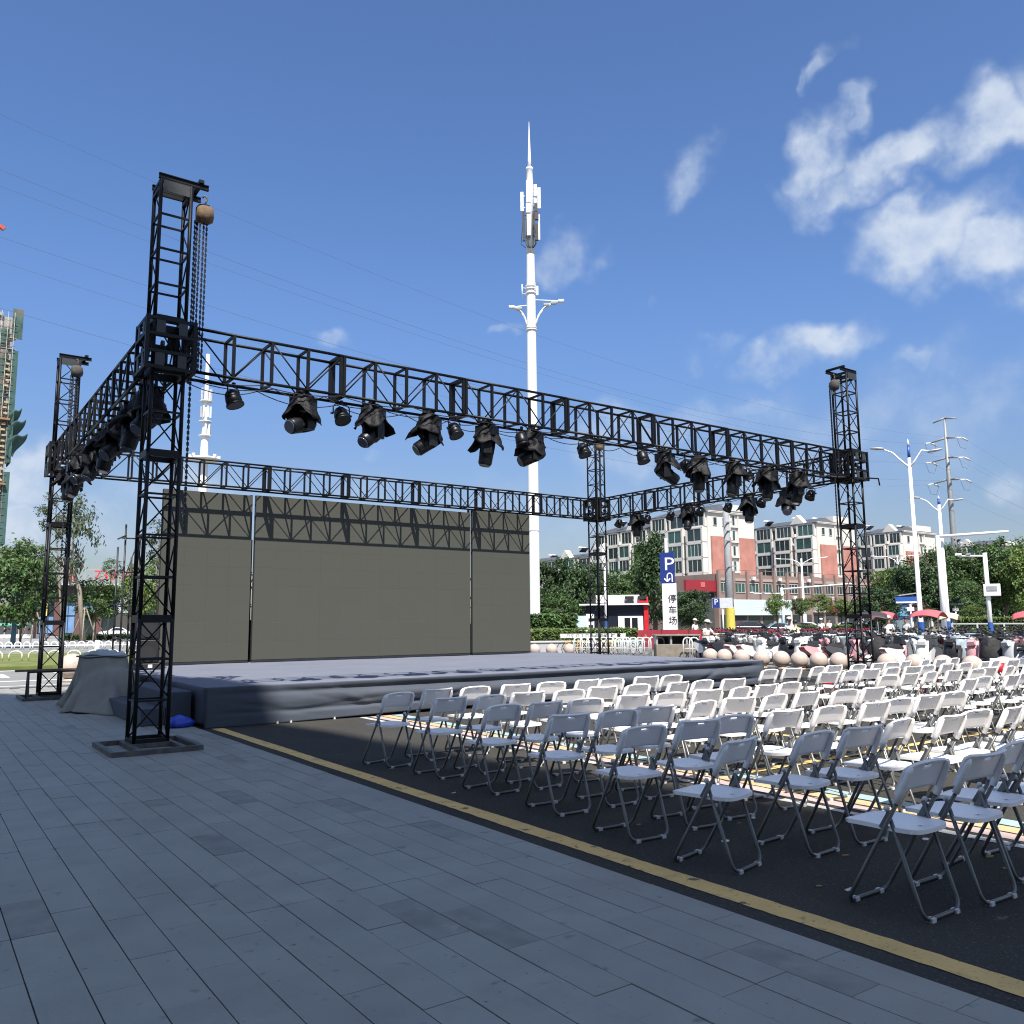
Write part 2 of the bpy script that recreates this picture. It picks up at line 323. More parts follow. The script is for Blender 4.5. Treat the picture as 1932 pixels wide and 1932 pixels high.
# ================================================================== the setting: ground
GZ = -0.05                                     # level of the tarmac, a low step below the paving
def plane(name, x0, y0, x1, y1, z, m, kind='structure', parent=None):
    o = MB().add([(x0, y0, z), (x1, y0, z), (x1, y1, z), (x0, y1, z)], [(0, 1, 2, 3)]).build(name, m, parent)
    if kind: o['kind'] = kind
    return o
plane('ground', -2500, -2500, 2500, 2500, GZ - .25, mat('far_earth', (.12, .115, .10), .95, 0, .2, .02, coords='Position'))
plane('asphalt', -60, -60, 72, 62, GZ, M_ASPH)
pav = MB().box((-28.15, -13.0, -.08), (63.8, 78, .13)).build('pavement', M_JOINT); pav['kind'] = 'structure'
KX = 3.75
# granite paving slabs: rows run along the kerb
slab_me = {}
def slab_mesh(l, st):
    k = (l, st)
    if k not in slab_me:
        w = .2133 - .006; me = MB().box((0, 0, .0075), (w, l - .0032, .015)).mesh('paving_slab', M_TILE2 if st else M_TILE); slab_me[k] = me
    return slab_me[k]
rest = MB(); slabs = []
rr = random.Random(3)
rows = range(0, 46)
for k in rows:
    xc = KX - .0225 - (k + .5) * .2133
    y = -3.82 + (.318 if rr.random() < .16 else 0)
    while y < 25.6:
        l = .637 if rr.random() < .93 else rr.choice((.3185, .9555))
        yc = y + l / 2
        st = rr.random() < .035
        slabs.append((xc, yc, l, st)); y += l
slabs = [s_ for s_ in slabs if -3.6 < s_[1] < 25.4]
def slab_rank(s_):
    x, y = s_[0], s_[1]
    d = Vector((x, y, -EYE)); z = d.dot(fwd)
    if z < .8: return 1e9
    u = d.dot(rgt) / z; v = d.dot(upv) / z
    if abs(u) > .63 or v < -.66: return 1e8 + y
    return z
slabs.sort(key=slab_rank)
for i, (x, y, l, st) in enumerate(slabs):
    dz = rr.uniform(-.0018, .0018)
    if i < 300:
        o = link('paving_slab', slab_mesh(l, st), pav, (x, y, -.015 + dz))
    else:
        rest.box((x, y, -.0075 + dz), (.2133 - .006, l - .0032, .015))
ro = rest.build('paving_slab_field', M_TILE, pav); ro['kind'] = 'stuff'
# kerb strip, painted lines
def strip(name, x0, y0, x1, y1, z, m, label, cat):
    rq = random.Random(int(x0 * 100)); L = y1 - y0; n = max(1, int(L / .06)) if L > 8 and x1 - x0 < 1 else 1; V = []
    for i in range(n + 1):                    # brushed edges waver a little
        y = y0 + L * i / n; w = .0045 if n > 1 else 0
        V += [(x0 + rq.uniform(-w, w) + w * math.sin(y * 3.1), y, z), (x1 + rq.uniform(-w, w) + w * math.sin(y * 2.3 + 1), y, z)]
    o = MB().add(V, [(2 * i, 2 * i + 1, 2 * i + 3, 2 * i + 2) for i in range(n)]).build(name, m); o['kind'] = 'structure'; return o
strip('yellow_line', 3.985, -8, 4.155, 13.72, GZ + .004, M_YEL, '', '')
M_RB = {n: mat('paint_' + n, c, .8, 0, .12, 4, coords='Position', spots=(.16, .155, .15), spot_scale=9, spot_lo=.6, spot_hi=.78) for n, c in
        {'white': (.5, .49, .47), 'pink': (.46, .345, .32), 'orange': (.50, .37, .20), 'teal': (.30, .415, .42)}.items()}
for n, x0, x1 in (('white', 6.50, 6.60), ('pink', 6.69, 6.86), ('orange', 6.90, 7.08), ('teal', 7.12, 7.32)):
    strip(n + '_line', x0, -8, x1, 13.72, GZ + .004, M_RB[n], '', '')
for i, x in enumerate((10.2, 13.1, 16.0, 18.9, 21.8)):
    strip('bay_line', x - .06, -6, x + .06, 10.6, GZ + .004, M_YEL if i == 0 else M_RB['white'], '', '')
strip('bay_line', 7.4, 6.05, 23.2, 6.17, GZ + .0085, M_YEL, '', '')
# the road and its markings beyond the paving on the left
M_ROADL = mat('pale_road', (.20, .198, .19), .9, 0, .1, .4, coords='Position')
plane('road', -40, 26.2, 20.2, 37.0, GZ + .004, M_ROADL)
for y0, y1 in ((26.9, 27.15), (29.3, 29.75), (36.3, 36.9)):
    strip('road_line', -40, y0, 20.2, y1, GZ + .009, M_RB['white'], '', '')
for k in range(9):
    strip('road_arrow_bar', -2 + k * 2.1, 31.6, -1.4 + k * 2.1, 34.2, GZ + .009, M_RB['white'], '', '')
M_GRASS = mat('lawn_grass', (.12, .145, .035), .9, 0, .3, .8, bump=.6, bscale=60, coords='Position', spots=(.19, .18, .07), spot_scale=.6, spot_lo=.5, spot_hi=.7)
lawn = MB().box((-12, 46.1, .02), (64, 17.8, .14)).build('lawn', M_GRASS); lawn['kind'] = 'structure'
plane('avenue', -80, 57.5, 19, 84, GZ + .004, M_ROADL)
plane('far_pavement', -80, 84.5, 30, 260, GZ + .01, mat('far_paving', (.26, .25, .24), .85, 0, .12, .3, coords='Position'))
plane('car_park', 24.9, 5, 72, 62, GZ + .0045, mat('car_park_paving', (.16, .155, .15), .9, 0, .15, .5, coords='Position'))
plane('boulevard', 72.5, 20, 110, 110, GZ + .004, M_ROADL)
plane('verge', 30, 62.5, 400, 260, GZ - .01, mat('verge_earth', (.13, .13, .085), .95, 0, .25, .1, coords='Position'))
# leaves, paper scraps and bits on the ground
scr = random.Random(12)
LIT = ['white paper scrap on the asphalt behind the nearest two chairs', 'dry brown leaf on the asphalt between the two nearest rows', 'white paper scrap on the asphalt left of the nearest chair', 'curled tan leaf on the asphalt at the right edge of the picture', 'curled tan leaf on the asphalt right of the nearest chair', 'white paper scrap on the asphalt beside the yellow line, farthest back', 'white paper scrap under the second column of chairs', 'curled tan leaf on the asphalt just left of the nearest chair leg', 'white paper scrap on the sunlit asphalt by the pink line', 'dry brown leaf under the third chair row near the yellow line']
for i, (x, y, s_, c) in enumerate([(5.0, 4.35, .05, 0), (5.35, 3.6, .035, 1), (4.7, 3.15, .04, 0), (6.1, 3.0, .05, 2), (5.9, 2.8, .04, 2), (4.35, 7.1, .03, 0), (5.75, 4.7, .03, 0), (4.62, 3.3, .03, 2), (6.2, 3.5, .045, 0), (4.85, 5.1, .03, 1)]):
    mb = MB(); a = scr.uniform(0, PI)
    P = [Vector((math.cos(a + t) * s_ * k, math.sin(a + t) * s_ * k * .55, 0)) for t, k in ((0, 1), (1.1, .8), (2.1, .9), (3.2, 1), (4.4, .75), (5.3, .9))]
    mb.add([(q.x, q.y, .004 + .006 * scr.random()) for q in P] + [(q.x, q.y, .001) for q in P], [(0, 1, 2, 3, 4, 5), (11, 10, 9, 8, 7, 6)] + [(6 + j, 6 + (j + 1) % 6, (j + 1) % 6, j) for j in range(6)])
    o = mb.build(['paper_scrap', 'dry_leaf', 'dry_leaf'][c], M_CAP if c == 0 else mat('dry_leaf', (.28, .2, .09), .8), None, (x, y, GZ + .001))
    tag(o, LIT[i], 'scrap' if c == 0 else 'leaf', 'litter on the asphalt')
# ================================================================== the truss structure
X1, Y1, TW, TL = 2.668, 12.054, 16.337, 9.597
X2, Y2 = X1 + TW, Y1 + TL
ZB, ZT, G = 5.07, 5.70, .207
HL = .2035
SL = 2.2405                                    # length of a truss section
CH = .0235
def section_tree(L, flip, name='truss_section'):
    """one bolted section along +x from 0 to L, bottom chords at z=0; end frames are the mesh, the rest its sub-parts"""
    H = ZT - ZB; e = .028
    mb = MB()
    for y in (-G, G): mb.bar((0, y, .02), (0, y, H - .02), .046, .042)
    for z in (0, H): mb.bar((0, -G, z), (0, G, z), .042, .046)
    root = link(name, None); ef = mb.mesh('end_frame', M_BLACK)
    link('end_frame', ef, root, (e, 0, 0)); link('end_frame', ef, root, (L - e, 0, 0))
    cme = MB().tube([(0, 0, 0), (L, 0, 0)], CH, 8).mesh('chord', M_BLACK)
    ume = MB().bar((0, 0, 0), (0, 0, H), .042, .042).mesh('upright', M_BLACK)
    tme = MB().bar((0, -G, 0), (0, G, 0), .034, .034).mesh('cross_bar', M_BLACK)
    b = L / 4
    dn = MB().tube([(.02, 0, H - .02), (b - .02, 0, .02)], .012, 5).mesh('brace', M_BLACK)
    up_ = MB().tube([(.02, 0, .02), (b - .02, 0, H - .02)], .012, 5).mesh('brace', M_BLACK)
    for y in (-G, G):
        for z in (0, H): link('chord', cme, root, (0, y, z))
        for k in (1, 2, 3): link('upright', ume, root, (k * b, y, 0))
        for k in range(4): link('brace', dn if (k + flip) % 2 else up_, root, (k * b, y, 0))
    for k in (1, 2, 3):
        for z in (0, H): link('cross_bar', tme, root, (k * b, 0, z))
    return root
def truss(name, label, start, rz, n, L, flips):
    t = thing(name, label, 'truss', start, rz, 'black lighting trusses round the stage')
    protos = {}
    for i in range(n):
        f = flips[i % len(flips)]
        if f not in protos:
            s_ = section_tree(L, f); s_.parent = t; KIDS.setdefault(t.name, []).append(s_); s_.location = (i * L, 0, 0); protos[f] = s_
        else: copy_tree(protos[f], t, (i * L, 0, 0))
    return t
truss('front_truss', 'long black box truss across the front of the stage, hung with lamps', (X1 + .325, Y1, ZB), 0, 7, SL, (1, 0, 1, 0, 1, 0, 1))
truss('back_truss', 'long black box truss above the grey screen at the back', (X1 + .325, Y2, ZB), 0, 7, SL, (1, 1, 1, 1, 1, 1, 1))
truss('side_truss', 'black truss running back from the nearest tower on the left', (X1, Y1 + .325, ZB), PI / 2, 4, (TL - .65) / 4, (1, 0))
truss('side_truss', 'black truss on the right joining the two far towers', (X2, Y1 + .325, ZB), PI / 2, 4, (TL - .65) / 4, (0, 1))
def tower_section(z0, z1, ladder=False):
    """square mast section; the flange frames are the mesh"""
    H = z1 - z0; mb = MB()
    for s_ in (-1, 1):
        mb.bar((-HL, s_ * HL, 0), (HL, s_ * HL, 0), .046, .05); mb.bar((s_ * HL, -HL, 0), (s_ * HL, HL, 0), .046, .05)
    root = link('tower_section', None); ef = mb.mesh('end_frame', M_BLACK)
    link('end_frame', ef, root, (0, 0, .025)); link('end_frame', ef, root, (0, 0, H - .025))
    pme = MB().tube([(0, 0, 0), (0, 0, H)], .027, 8).mesh('post', M_BLACK)
    for x in (-HL, HL):
        for y in (-HL, HL): link('post', pme, root, (x, y, 0))
    n = max(1, round(H / .55)); h = H / n
    rme = MB().bar((-HL, 0, 0), (HL, 0, 0), .026, .026).mesh('rung', M_BLACK)
    d0 = MB().tube([(-HL, 0, .03), (HL, 0, h - .03)], .011, 5).mesh('brace', M_BLACK)
    d1 = MB().tube([(HL, 0, .03), (-HL, 0, h - .03)], .011, 5).mesh('brace', M_BLACK)
    for i in range(n):
        for k, (rz, px, py) in enumerate(((0, 0, -HL), (0, 0, HL), (PI / 2, -HL, 0), (PI / 2, HL, 0))):
            if i: link('rung', rme, root, (px, py, i * h), (0, 0, rz))
            if ladder and k < 2: continue
            link('brace', d0 if (k + i * (k > 1)) % 2 else d1, root, (px, py, i * h), (0, 0, rz))
    return root
TOP = 7.77
tower_protos = {}
def tower(label, x, y, gz, side, base=True):
    t = thing('truss_tower', label, 'tower', (x, y, gz), 0, 'black lighting towers at the stage corners')
    cuts = [.06, 1.65 - gz, 3.87 - gz, 5.03 - gz, 5.75 - gz, TOP - gz]
    for i, (a, b) in enumerate(zip(cuts, cuts[1:])):
        s_ = tower_section(a, b, ladder=(i == 4 and side == 1 and y < 15 and x < 10)); s_.parent = t; s_.location = (0, 0, a); KIDS.setdefault(t.name, []).append(s_)
    # base frame of square tube
    mb = MB(); w = .06
    bx0, bx1, by0, by1 = -.60, .48, -.86, .30
    for yy in (by0, by1): mb.bar((bx0, yy, w / 2), (bx1, yy, w / 2), w)
    for xx in (bx0 + w / 2, -HL - .06, HL + .06, bx1 - w / 2): mb.bar((xx, by0 + w / 2, w / 2), (xx, by1 - w / 2, w / 2), w)
    mb.bar((-HL - .03, -HL - .03, w / 2), (HL + .03, -HL - .03, w / 2), w); mb.bar((-HL - .03, HL + .03, w / 2), (HL + .03, HL + .03, w / 2), w)
    if not base:
        mb = MB()
        for yy in (-.55, .55): mb.bar((-.6, yy, w / 2), (.6, yy, w / 2), w)
        for xx in (-.57, -.26, .26, .57): mb.bar((xx, -.52, w / 2), (xx, .52, w / 2), w)
        for yy in (-HL, HL): mb.bar((-.23, yy, w / 2), (.23, yy, w / 2), w)
    mb.build('base_frame', M_STEELB, t)
    # head beams that carry the hoist
    z = TOP - gz
    mb = MB()
    for yy in (-HL, HL):
        mb.box((side * .1, yy, z + .075), (.68, .05, .012)); mb.box((side * .1, yy, z + .012), (.68, .05, .012)); mb.box((side * .1, yy, z + .043), (.68, .012, .05))
    for xx in (-HL, HL): mb.bar((xx, -HL, z - .12), (xx, HL, z - .12), .05)
    mb.box((side * .33, 0, z + .105), (.07, .5, .046))
    mb.build('head_beam', M_BLACK, t)
    MB().box((0, -HL - .03, z - .1), (.36, .012, .16)).build('head_plate', M_PLATE, t)
    return t
T = {}
T['a'] = tower('black truss tower nearest the camera, standing on the grey paving', X1, Y1, 0, 1)
T['b'] = tower('black truss tower at the far left beside the tarpaulin heap', X1, Y2, 0, 1)
T['c'] = tower('black truss tower on the right behind the rows of chairs', X2, Y1, GZ, -1, False)
T['d'] = tower('slender black truss tower behind the right end of the stage', X2, Y2, GZ, -1, False)
# sleeves that ride on the towers
def sleeve(label, x, y):
    t = thing('truss_sleeve', label, 'truss sleeve', (x, y, 5.0), 0, 'truss sleeves on the towers')
    w, h = .31, .74; mb = MB()
    for sx in (-1, 1):
        for sy in (-1, 1): mb.bar((sx * w, sy * w, 0), (sx * w, sy * w, h), .05)
    for z in (.03, .25, .49, h - .03):
        for s_ in (-1, 1): mb.bar((-w, s_ * w, z), (w, s_ * w, z), .044); mb.bar((s_ * w, -w, z), (s_ * w, w, z), .044)
    mb.build('sleeve_frame', M_BLACK, t)
    pm = MB().box((0, 0, 0), (.115, .012, .2)).mesh('gusset_plate', M_PLATE)
    for z in (.14, .60):
        for a in (-.14, .15):
            link('gusset_plate', pm, t, (a, -w - .012, z)); link('gusset_plate', pm, t, (a, w + .012, z))
            link('gusset_plate', pm, t, (-w - .012, a, z), (0, 0, PI / 2)); link('gusset_plate', pm, t, (w + .012, a, z), (0, 0, PI / 2))
    wm = MB().lathe([(.05, -.02), (.055, 0), (.05, .02)], 10).mesh('guide_wheel', M_DARK)
    for z in (.37,):
        for a in (-1, 1): link('guide_wheel', wm, t, (a * .26, -.1, z), (PI / 2, 0, 0)); link('guide_wheel', wm, t, (-.1, a * .26, z), (0, PI / 2, 0))
    return t
for lb, x, y in (('black sleeve block clasping the tower nearest the camera', X1, Y1), ('black sleeve block clasping the far left tower', X1, Y2),
                 ('black sleeve block clasping the right tower behind the chairs', X2, Y1), ('black sleeve block clasping the slender tower behind the stage', X2, Y2)): sleeve(lb, x, y)
# chain hoists with their chains
def hoist(label, x, y, z, low, sack=None):
    t = thing('chain_hoist', label, 'chain hoist', (x, y, z), 0, 'chain hoists at the tower heads')
    MB().lathe([(.07, -.13), (.115, -.10), (.13, -.02), (.125, .07), (.09, .12), (.03, .14)], 12, rf=lambda a, j: 1 + .1 * math.sin(3 * a + j)).build('hoist_sack', sack or M_SACK, t)
    MB().tube([(0, 0, .14), (.02, 0, .2), (.035, 0, .25), (0, 0, .29), (-.03, 0, .25)], .014, 6).build('hook', M_STEELB, t)
    def chain(name, dx, dy, z0, z1, r):
        mb = MB(); zz = z0; k = 0
        while zz > z1:
            if k % 2: mb.box((dx, dy, zz - .022), (.0065 * r, .026 * r, .05))
            else: mb.box((dx, dy, zz - .022), (.026 * r, .0065 * r, .05))
            zz -= .04; k += 1
        mb.build(name, M_CHAIN, t)
    chain('load_chain', .0, .0, -.1, low - z, 1.15); chain('load_chain', .05, .03, -.1, low - z, 1.15); chain('load_chain', -.06, -.03, -.1, low - z, 1.1)
    chain('hand_chain', -.11, .06, -.1, low - z - .15, 1.0); chain('hand_chain', -.07, .1, -.1, 2.9 - z, 1.4)
    return t
hoist('brown canvas-wrapped chain hoist at the head of the nearest tower', X1 + .44, Y1 - .02, 7.50, 5.12)
hoist('wrapped chain hoist inside the head of the far left tower', X1 + .12, Y2 - .36, 7.44, 5.12, M_SACK2)
hoist('grey chain hoist at the head of the tower behind the chairs', X2 - .44, Y1 - .02, 7.42, 5.12, M_SACK2)
hoist('small rusty chain hoist at the head of the slender tower', X2 - .2, Y2 - .44, 7.50, 5.12)
# ------------------------------------------------------------------ lamps
rl = random.Random(5)
def cover_mesh(seed):
    rq = random.Random(seed); ph = [rq.uniform(0, 6.28) for _ in range(6)]; n = 36
    def fn(u, v):
        a = 2 * PI * u
        w = .135 + .115 * v ** 1.15
        sq = 1 / max(abs(math.cos(a)), abs(math.sin(a))); w *= (1 + (sq - 1) * (.5 + .45 * v)) * (.97 if v < .9 else 1.0)
        w *= 1 + .07 * v * math.sin(5 * a + ph[0]) + .05 * v * math.sin(9 * a + ph[1]) + .04 * math.sin(3 * a + 4 * v + ph[2])
        z = -.02 - .36 * v + v * (.07 * math.sin(2 * a + ph[3]) + .06 * math.cos(4 * a)) + .02 * math.sin(7 * v + 3 * a + ph[5])
        cr = mnoise.noise(Vector((3 * math.cos(a) + seed, 3 * math.sin(a), 5 * v))); w += .05 * cr * v ** .5; z += .03 * mnoise.noise(Vector((5 * math.cos(a), 5 * math.sin(a) + seed, 6 * v)))
        return (w * math.cos(a), w * math.sin(a), z)
    mb = MB(); mb.shell(fn, n, 10, .006)
    mb.lathe([(.02, .01), (.12, .005), (.16, -.02)], 12)
    return mb.mesh('rain_cover', M_CLOTHB)
covers = [cover_mesh(i) for i in range(5)]
clampm = MB().box((0, 0, .05), (.05, .06, .1)).tube([(0, -.05, .11), (0, .05, .11)], .04, 8).mesh('clamp', M_BLACK)
basem = MB().box((0, 0, -.11), (.30, .34, .18)).mesh('lamp_base', M_BLK2)
yokem = MB().box((-.15, 0, -.18), (.05, .15, .36)).box((.15, 0, -.18), (.05, .15, .36)).box((0, 0, -.02), (.33, .17, .06)).mesh('yoke', M_BLK2)
headm = MB().lathe([(.05, -.30), (.10, -.295), (.122, -.26), (.128, -.05), (.135, .02), (.13, .14), (.11, .19), (.04, .21)], 14).box((0, .1, .02), (.14, .05, .22)).box((0, -.1, .02), (.14, .05, .22)).mesh('lamp_head', M_BLK2)
lensm = MB().lathe([(.09, -.312), (.1, -.3), (.09, -.296)], 14).mesh('lens', glass('lamp_lens', (.05, .06, .08), .06))
finm = MB().box((.115, 0, -.06), (.03, .045, .16)).box((-.115, 0, -.06), (.03, .045, .16)).mesh('handle', M_DARK)
lampm = {}
MHP = None
def moving_head(label, x, y, rz, tilt, roll, ci, z=ZB, group='moving head lamps under the trusses'):
    t = thing('moving_head_lamp', label, 'stage lamp', (x, y, z), rz, group)
    link('clamp', clampm, t, (-.1, 0, -.11)); link('clamp', clampm, t, (.1, 0, -.11))
    link('lamp_base', basem, t, (0, 0, -.06))
    link('rain_cover', covers[ci % 5], t, (0, 0, -.02), (.12 * math.sin(ci * 2.1), .12 * math.cos(ci * 1.7), ci * 1.3))
    link('yoke', yokem, t, (0, 0, -.22), (0, 0, roll))
    h = link('lamp_head', headm, t, (0, 0, -.48), (tilt, 0, roll))
    link('lens', lensm, h); link('handle', finm, h)
    return t
canm = MB().lathe([(.03, .115), (.08, .11), (.105, .07), (.118, -.02), (.122, -.12)], 14).lathe([(.124, -.125), (.132, -.12), (.132, -.10), (.124, -.095)], 14, caps=False).mesh('lamp_can', M_BLK2)
parl = MB().lathe([(.115, -.118), (.112, -.108)], 14).mesh('lens', glass('par_lens', (.16, .18, .2), .15))
paryoke = MB().tube([(-.145, 0, -.14), (-.145, 0, -.02), (-.1, 0, .02), (.1, 0, .02), (.145, 0, -.02), (.145, 0, -.14)], .011, 6).box((0, 0, .05), (.04, .04, .07)).mesh('yoke', M_BLK2)
parknob = MB().lathe([(.018, 0), (.018, .035)], 8).mesh('knob', M_BLK2)
def par_can(label, x, y, rz, tilt, z=ZB, group='round par lamps under the trusses'):
    t = thing('par_lamp', label, 'stage lamp', (x, y, z - .1), rz, group)
    link('yoke', paryoke, t); h = link('lamp_can', canm, t, (0, 0, -.15), (tilt, 0, 0)); link('lens', parl, h)
    link('knob', parknob, t, (.15, 0, -.14), (0, PI / 2, 0)); link('knob', parknob, t, (-.15, 0, -.14), (0, -PI / 2, 0))
    return t
FRONT = [(3.62, 'p'), (4.70, 'm'), (5.33, 'p'), (5.88, 'm'), (6.93, 'm'), (7.36, 'p'), (8.08, 'm'), (8.74, 'p'), (9.10, 'm'), (10.28, 'p'), (11.71, 'p'), (12.49, 'm'), (13.12, 'p'), (13.50, 'm'), (14.62, 'm'), (15.10, 'p'), (15.80, 'm'), (16.90, 'm')]
TILT = [1.25, .9, .95, .15, 1.1, -.95, .1, .3, .2, .2, .1, .3]; mi = pi_ = 0
for i, (x, k) in enumerate(FRONT):
    if k == 'm':
        moving_head(f'black moving head lamp in a rain cover, {ORD[mi + 1]} from the left under the front truss', x, Y1 + .02, .6 + rl.uniform(-.3, .3), TILT[mi], .9 + rl.uniform(-.5, .5), mi); mi += 1
    else:
        par_can(f'round black par lamp, {ORD[pi_ + 1]} from the left under the front truss', x, Y1 - .05 + rl.uniform(-.1, .1), .5 + rl.uniform(-.4, .4), -.45 + rl.uniform(-.3, .2)); pi_ += 1
mi = pi_ = 0
for y, k in [(20.55, 'p'), (19.70, 'm'), (19.22, 'p'), (18.2, 'p'), (17.48, 'm'), (17.0, 'p'), (15.94, 'p'), (15.2, 'm'), (14.76, 'p'), (13.9, 'm'), (13.2, 'p')]:
    if k == 'm': moving_head(f'covered moving head lamp, {ORD[mi + 1]} from the slender tower under the right truss', X2, y, PI / 2, [.12, .5, .2, .9][mi], .4, mi + 2); mi += 1
    else: par_can(f'round par lamp, {ORD[pi_ + 1]} from the slender tower under the right truss', X2, y, PI / 2 + rl.uniform(-.3, .3), .5); pi_ += 1
mi = pi_ = 0
for y, k in [(13.0, 'm'), (13.55, 'p'), (14.1, 'm'), (14.9, 'p'), (15.4, 'm'), (16.3, 'm'), (16.8, 'p'), (17.5, 'm'), (18.5, 'm'), (19.0, 'p'), (19.8, 'm'), (20.6, 'm')]:
    if k == 'm': moving_head(f'covered moving head lamp, {ORD[mi + 1]} from the nearest tower under the left truss', X1 + .02, y, PI / 2, [.8, .3, .9, .2, .5, 1.0, .3, .1][mi], .5, mi + 1); mi += 1
    else: par_can(f'round par lamp, {ORD[pi_ + 1]} from the nearest tower under the left truss', X1, y, PI / 2 + rl.uniform(-.3, .3), .5); pi_ += 1
# cables slung along the trusses
def cable(label, pts, sag, r=.008, n=8):
    P = []
    for a, b in zip(pts, pts[1:]):
        a, b = Vector(a), Vector(b)
        for i in range(n):
            t = i / n; P.append(a.lerp(b, t) - Vector((0, 0, sag * 4 * t * (1 - t))))
    P.append(Vector(pts[-1]))
    return tag(MB().tube(P, r, 5).build('cable', M_DARK), label, 'cable', 'lamp cables along the trusses')
rc = random.Random(9)
for k in range(3):
    pts = [(X1 + .3, Y1 - .18 + .18 * k, ZB - .04)]
    x = X1 + .3
    while x < 17.6:
        x += rc.uniform(.75, 1.3); pts.append((x, Y1 - .2 + .2 * k + rc.uniform(-.05, .05), ZB - .03 + rc.uniform(-.02, .03)))
    cable(['black lamp cable looping along the near lower edge of the front truss', 'black lamp cable looping along the middle of the front truss', 'black lamp cable looping along the far lower edge of the front truss'][k], pts, .06 + .03 * k)
pts = [(X2 - .15, Y1 + .3, ZB - .03)]; y = Y1 + .3
while y < 21: y += rc.uniform(.7, 1.2); pts.append((X2 - .15, y, ZB - .03))
cable('black lamp cable looping along the right truss', pts, .1)
pts = [(X1 + .15, Y1 + .3, ZB - .03)]; y = Y1 + .3
while y < 21: y += rc.uniform(.7, 1.2); pts.append((X1 + .15, y, ZB - .03))
cable('black lamp cable looping along the left truss', pts, .1)
tag(MB().tube([(17.9, Y1 + .15, ZB - .02), (19.25, Y1 - .33, ZB + .0), (19.62, Y1 - .40, ZB + .01), (19.66, Y1 - .4, ZB - .16)], .02, 6).build('safety_pipe', M_BLACK), 'black pipe poking out past the right tower with a bent end', 'pipe')
# ================================================================== stage, screens and what stands about them
SX0, SX1, SY0, SY1, SZ = 3.88, 17.54, 13.81, 22.9, .58
st = thing('stage', 'wide low stage covered in wrinkled blue-grey carpet', 'stage', (0, 0, 0))
def fbm(x, y, z, k=1): return mnoise.fractal(Vector((x * k, y * k, z * k)), 1.0, 2.0, 4)
def deck(u, v):
    x = SX0 + (SX1 - SX0) * u; y = SY0 + (SY1 - SY0) * v
    e = min(1, (y - SY0) / .06) if v < .05 else 1
    z = SZ + .010 * fbm(x * .5, y * 2.2, 3) * e + .012 * math.exp(-((y - SY0 - .5) / .25) ** 2) * (fbm(x * .9, 1, 7) + .1)
    return (x, y, z)
MB().shell(deck, 150, 60, .004).build('stage_carpet', M_STG, st)
def wr(x, z, s): return mnoise.fractal(Vector((x * .45, z * 1.5, s)), 1.0, 2.1, 4)
def skirt_profile(z):
    t = z / SZ
    return [0.0, -.02][0] + .030 * math.exp(-((t - .97) / .05) ** 2) * 0 + .075 * math.exp(-((t - .80) / .07) ** 2) - .045 * math.exp(-((t - .56) / .14) ** 2) + .055 * math.exp(-((t - .27) / .05) ** 2)
DRAG = [(5.6, .42, .28, .05, .03), (6.5, .28, .42, .05, -.035), (6.2, .22, -.10, .035, .03), (5.0, .20, .2, .05, .03), (8.6, .3, -.22, .05, .04), (10.4, .26, .25, .05, -.035), (12.3, .33, -.3, .06, .05), (14.0, .3, .34, .06, -.05), (15.6, .33, -.45, .06, .06), (16.6, .25, .5, .05, -.05), (16.2, .4, .35, .04, .04)]
def front(u, v):
    x = SX0 + (SX1 - SX0) * u; z0 = GZ + .055 * min(1, max(0, (x - 5.0) / 3)); z = z0 + (SZ - z0) * v
    k = min(1, (x - SX0) * 1.2) * min(1, (SX1 - x) * 1.2); kb = k * (.25 + .75 * min(1, max(0, (x - 5.2) / 2.2)))
    shift = .07 * mnoise.noise(Vector((x * .35, 0, 2)))
    y = SY0 + kb * skirt_profile(z + shift * (1 - v)) + k * (.014 * wr(x, z, 5) * math.sin(PI * min(1, max(0, v)))) - .02 * (1 - v)
    y += k * .008 * mnoise.fractal(Vector((x * 1.6 + z * 2.5, z * 5, 3)), 1.0, 2.1, 4) * math.sin(PI * v)
    for fx, fz, sl, w_, am in DRAG: y += k * .6 * am * math.sin(PI * v) * math.exp(-(((x - fx) * sl + (z - fz)) / w_) ** 2 - ((x - fx) / .9) ** 2)
    return (x, y - .004, z)
MB().shell(front, 220, 26, .004).build('stage_skirt', M_SKIRT, st)
def side(xs):
    def f(u, v):
        y = SY0 + (SY1 - SY0) * u; z = -.0 + (SZ) * v if xs < 10 else GZ + (SZ - GZ) * v
        k = min(1, u * 8)
        return (xs + (.03 * wr(y, z, 8 + xs) + .02 * math.sin(y * 3.1)) * math.sin(PI * v * .9) * k * (1 if xs > 10 else -1), y, z)
    return f
MB().shell(side(SX0), 60, 12, .004).build('stage_skirt', M_SKIRT, st)
MB().shell(side(SX1), 60, 12, .004).build('stage_skirt', M_SKIRT, st)
# dark stage frame glimpsed under the lifted hem
mb = MB()
for x in [SX0 + .3 + i * 1.2 for i in range(12)]:
    for y in (SY0 + .25, SY0 + 3, SY0 + 6): mb.bar((x, y, GZ), (x, y, SZ - .03), .05)
mb.box(((SX0 + SX1) / 2, (SY0 + SY1) / 2, SZ - .06), (SX1 - SX0 - .15, SY1 - SY0 - .2, .08))
mb.build('stage_frame', M_DARK, st)
# carpeted steps at the left end
stp = thing('stage_steps', 'blue-grey carpeted two-tread box steps at the left end of the stage', 'steps', (0, 0, 0))
MB().box((3.24, 15.75, .135), (.36, 2.9, .27)).build('tread_box', M_SKIRT, stp, bevel=.015)
MB().box((3.62, 15.75, .255), (.39, 2.9, .51)).build('tread_box', M_SKIRT, stp, bevel=.015)
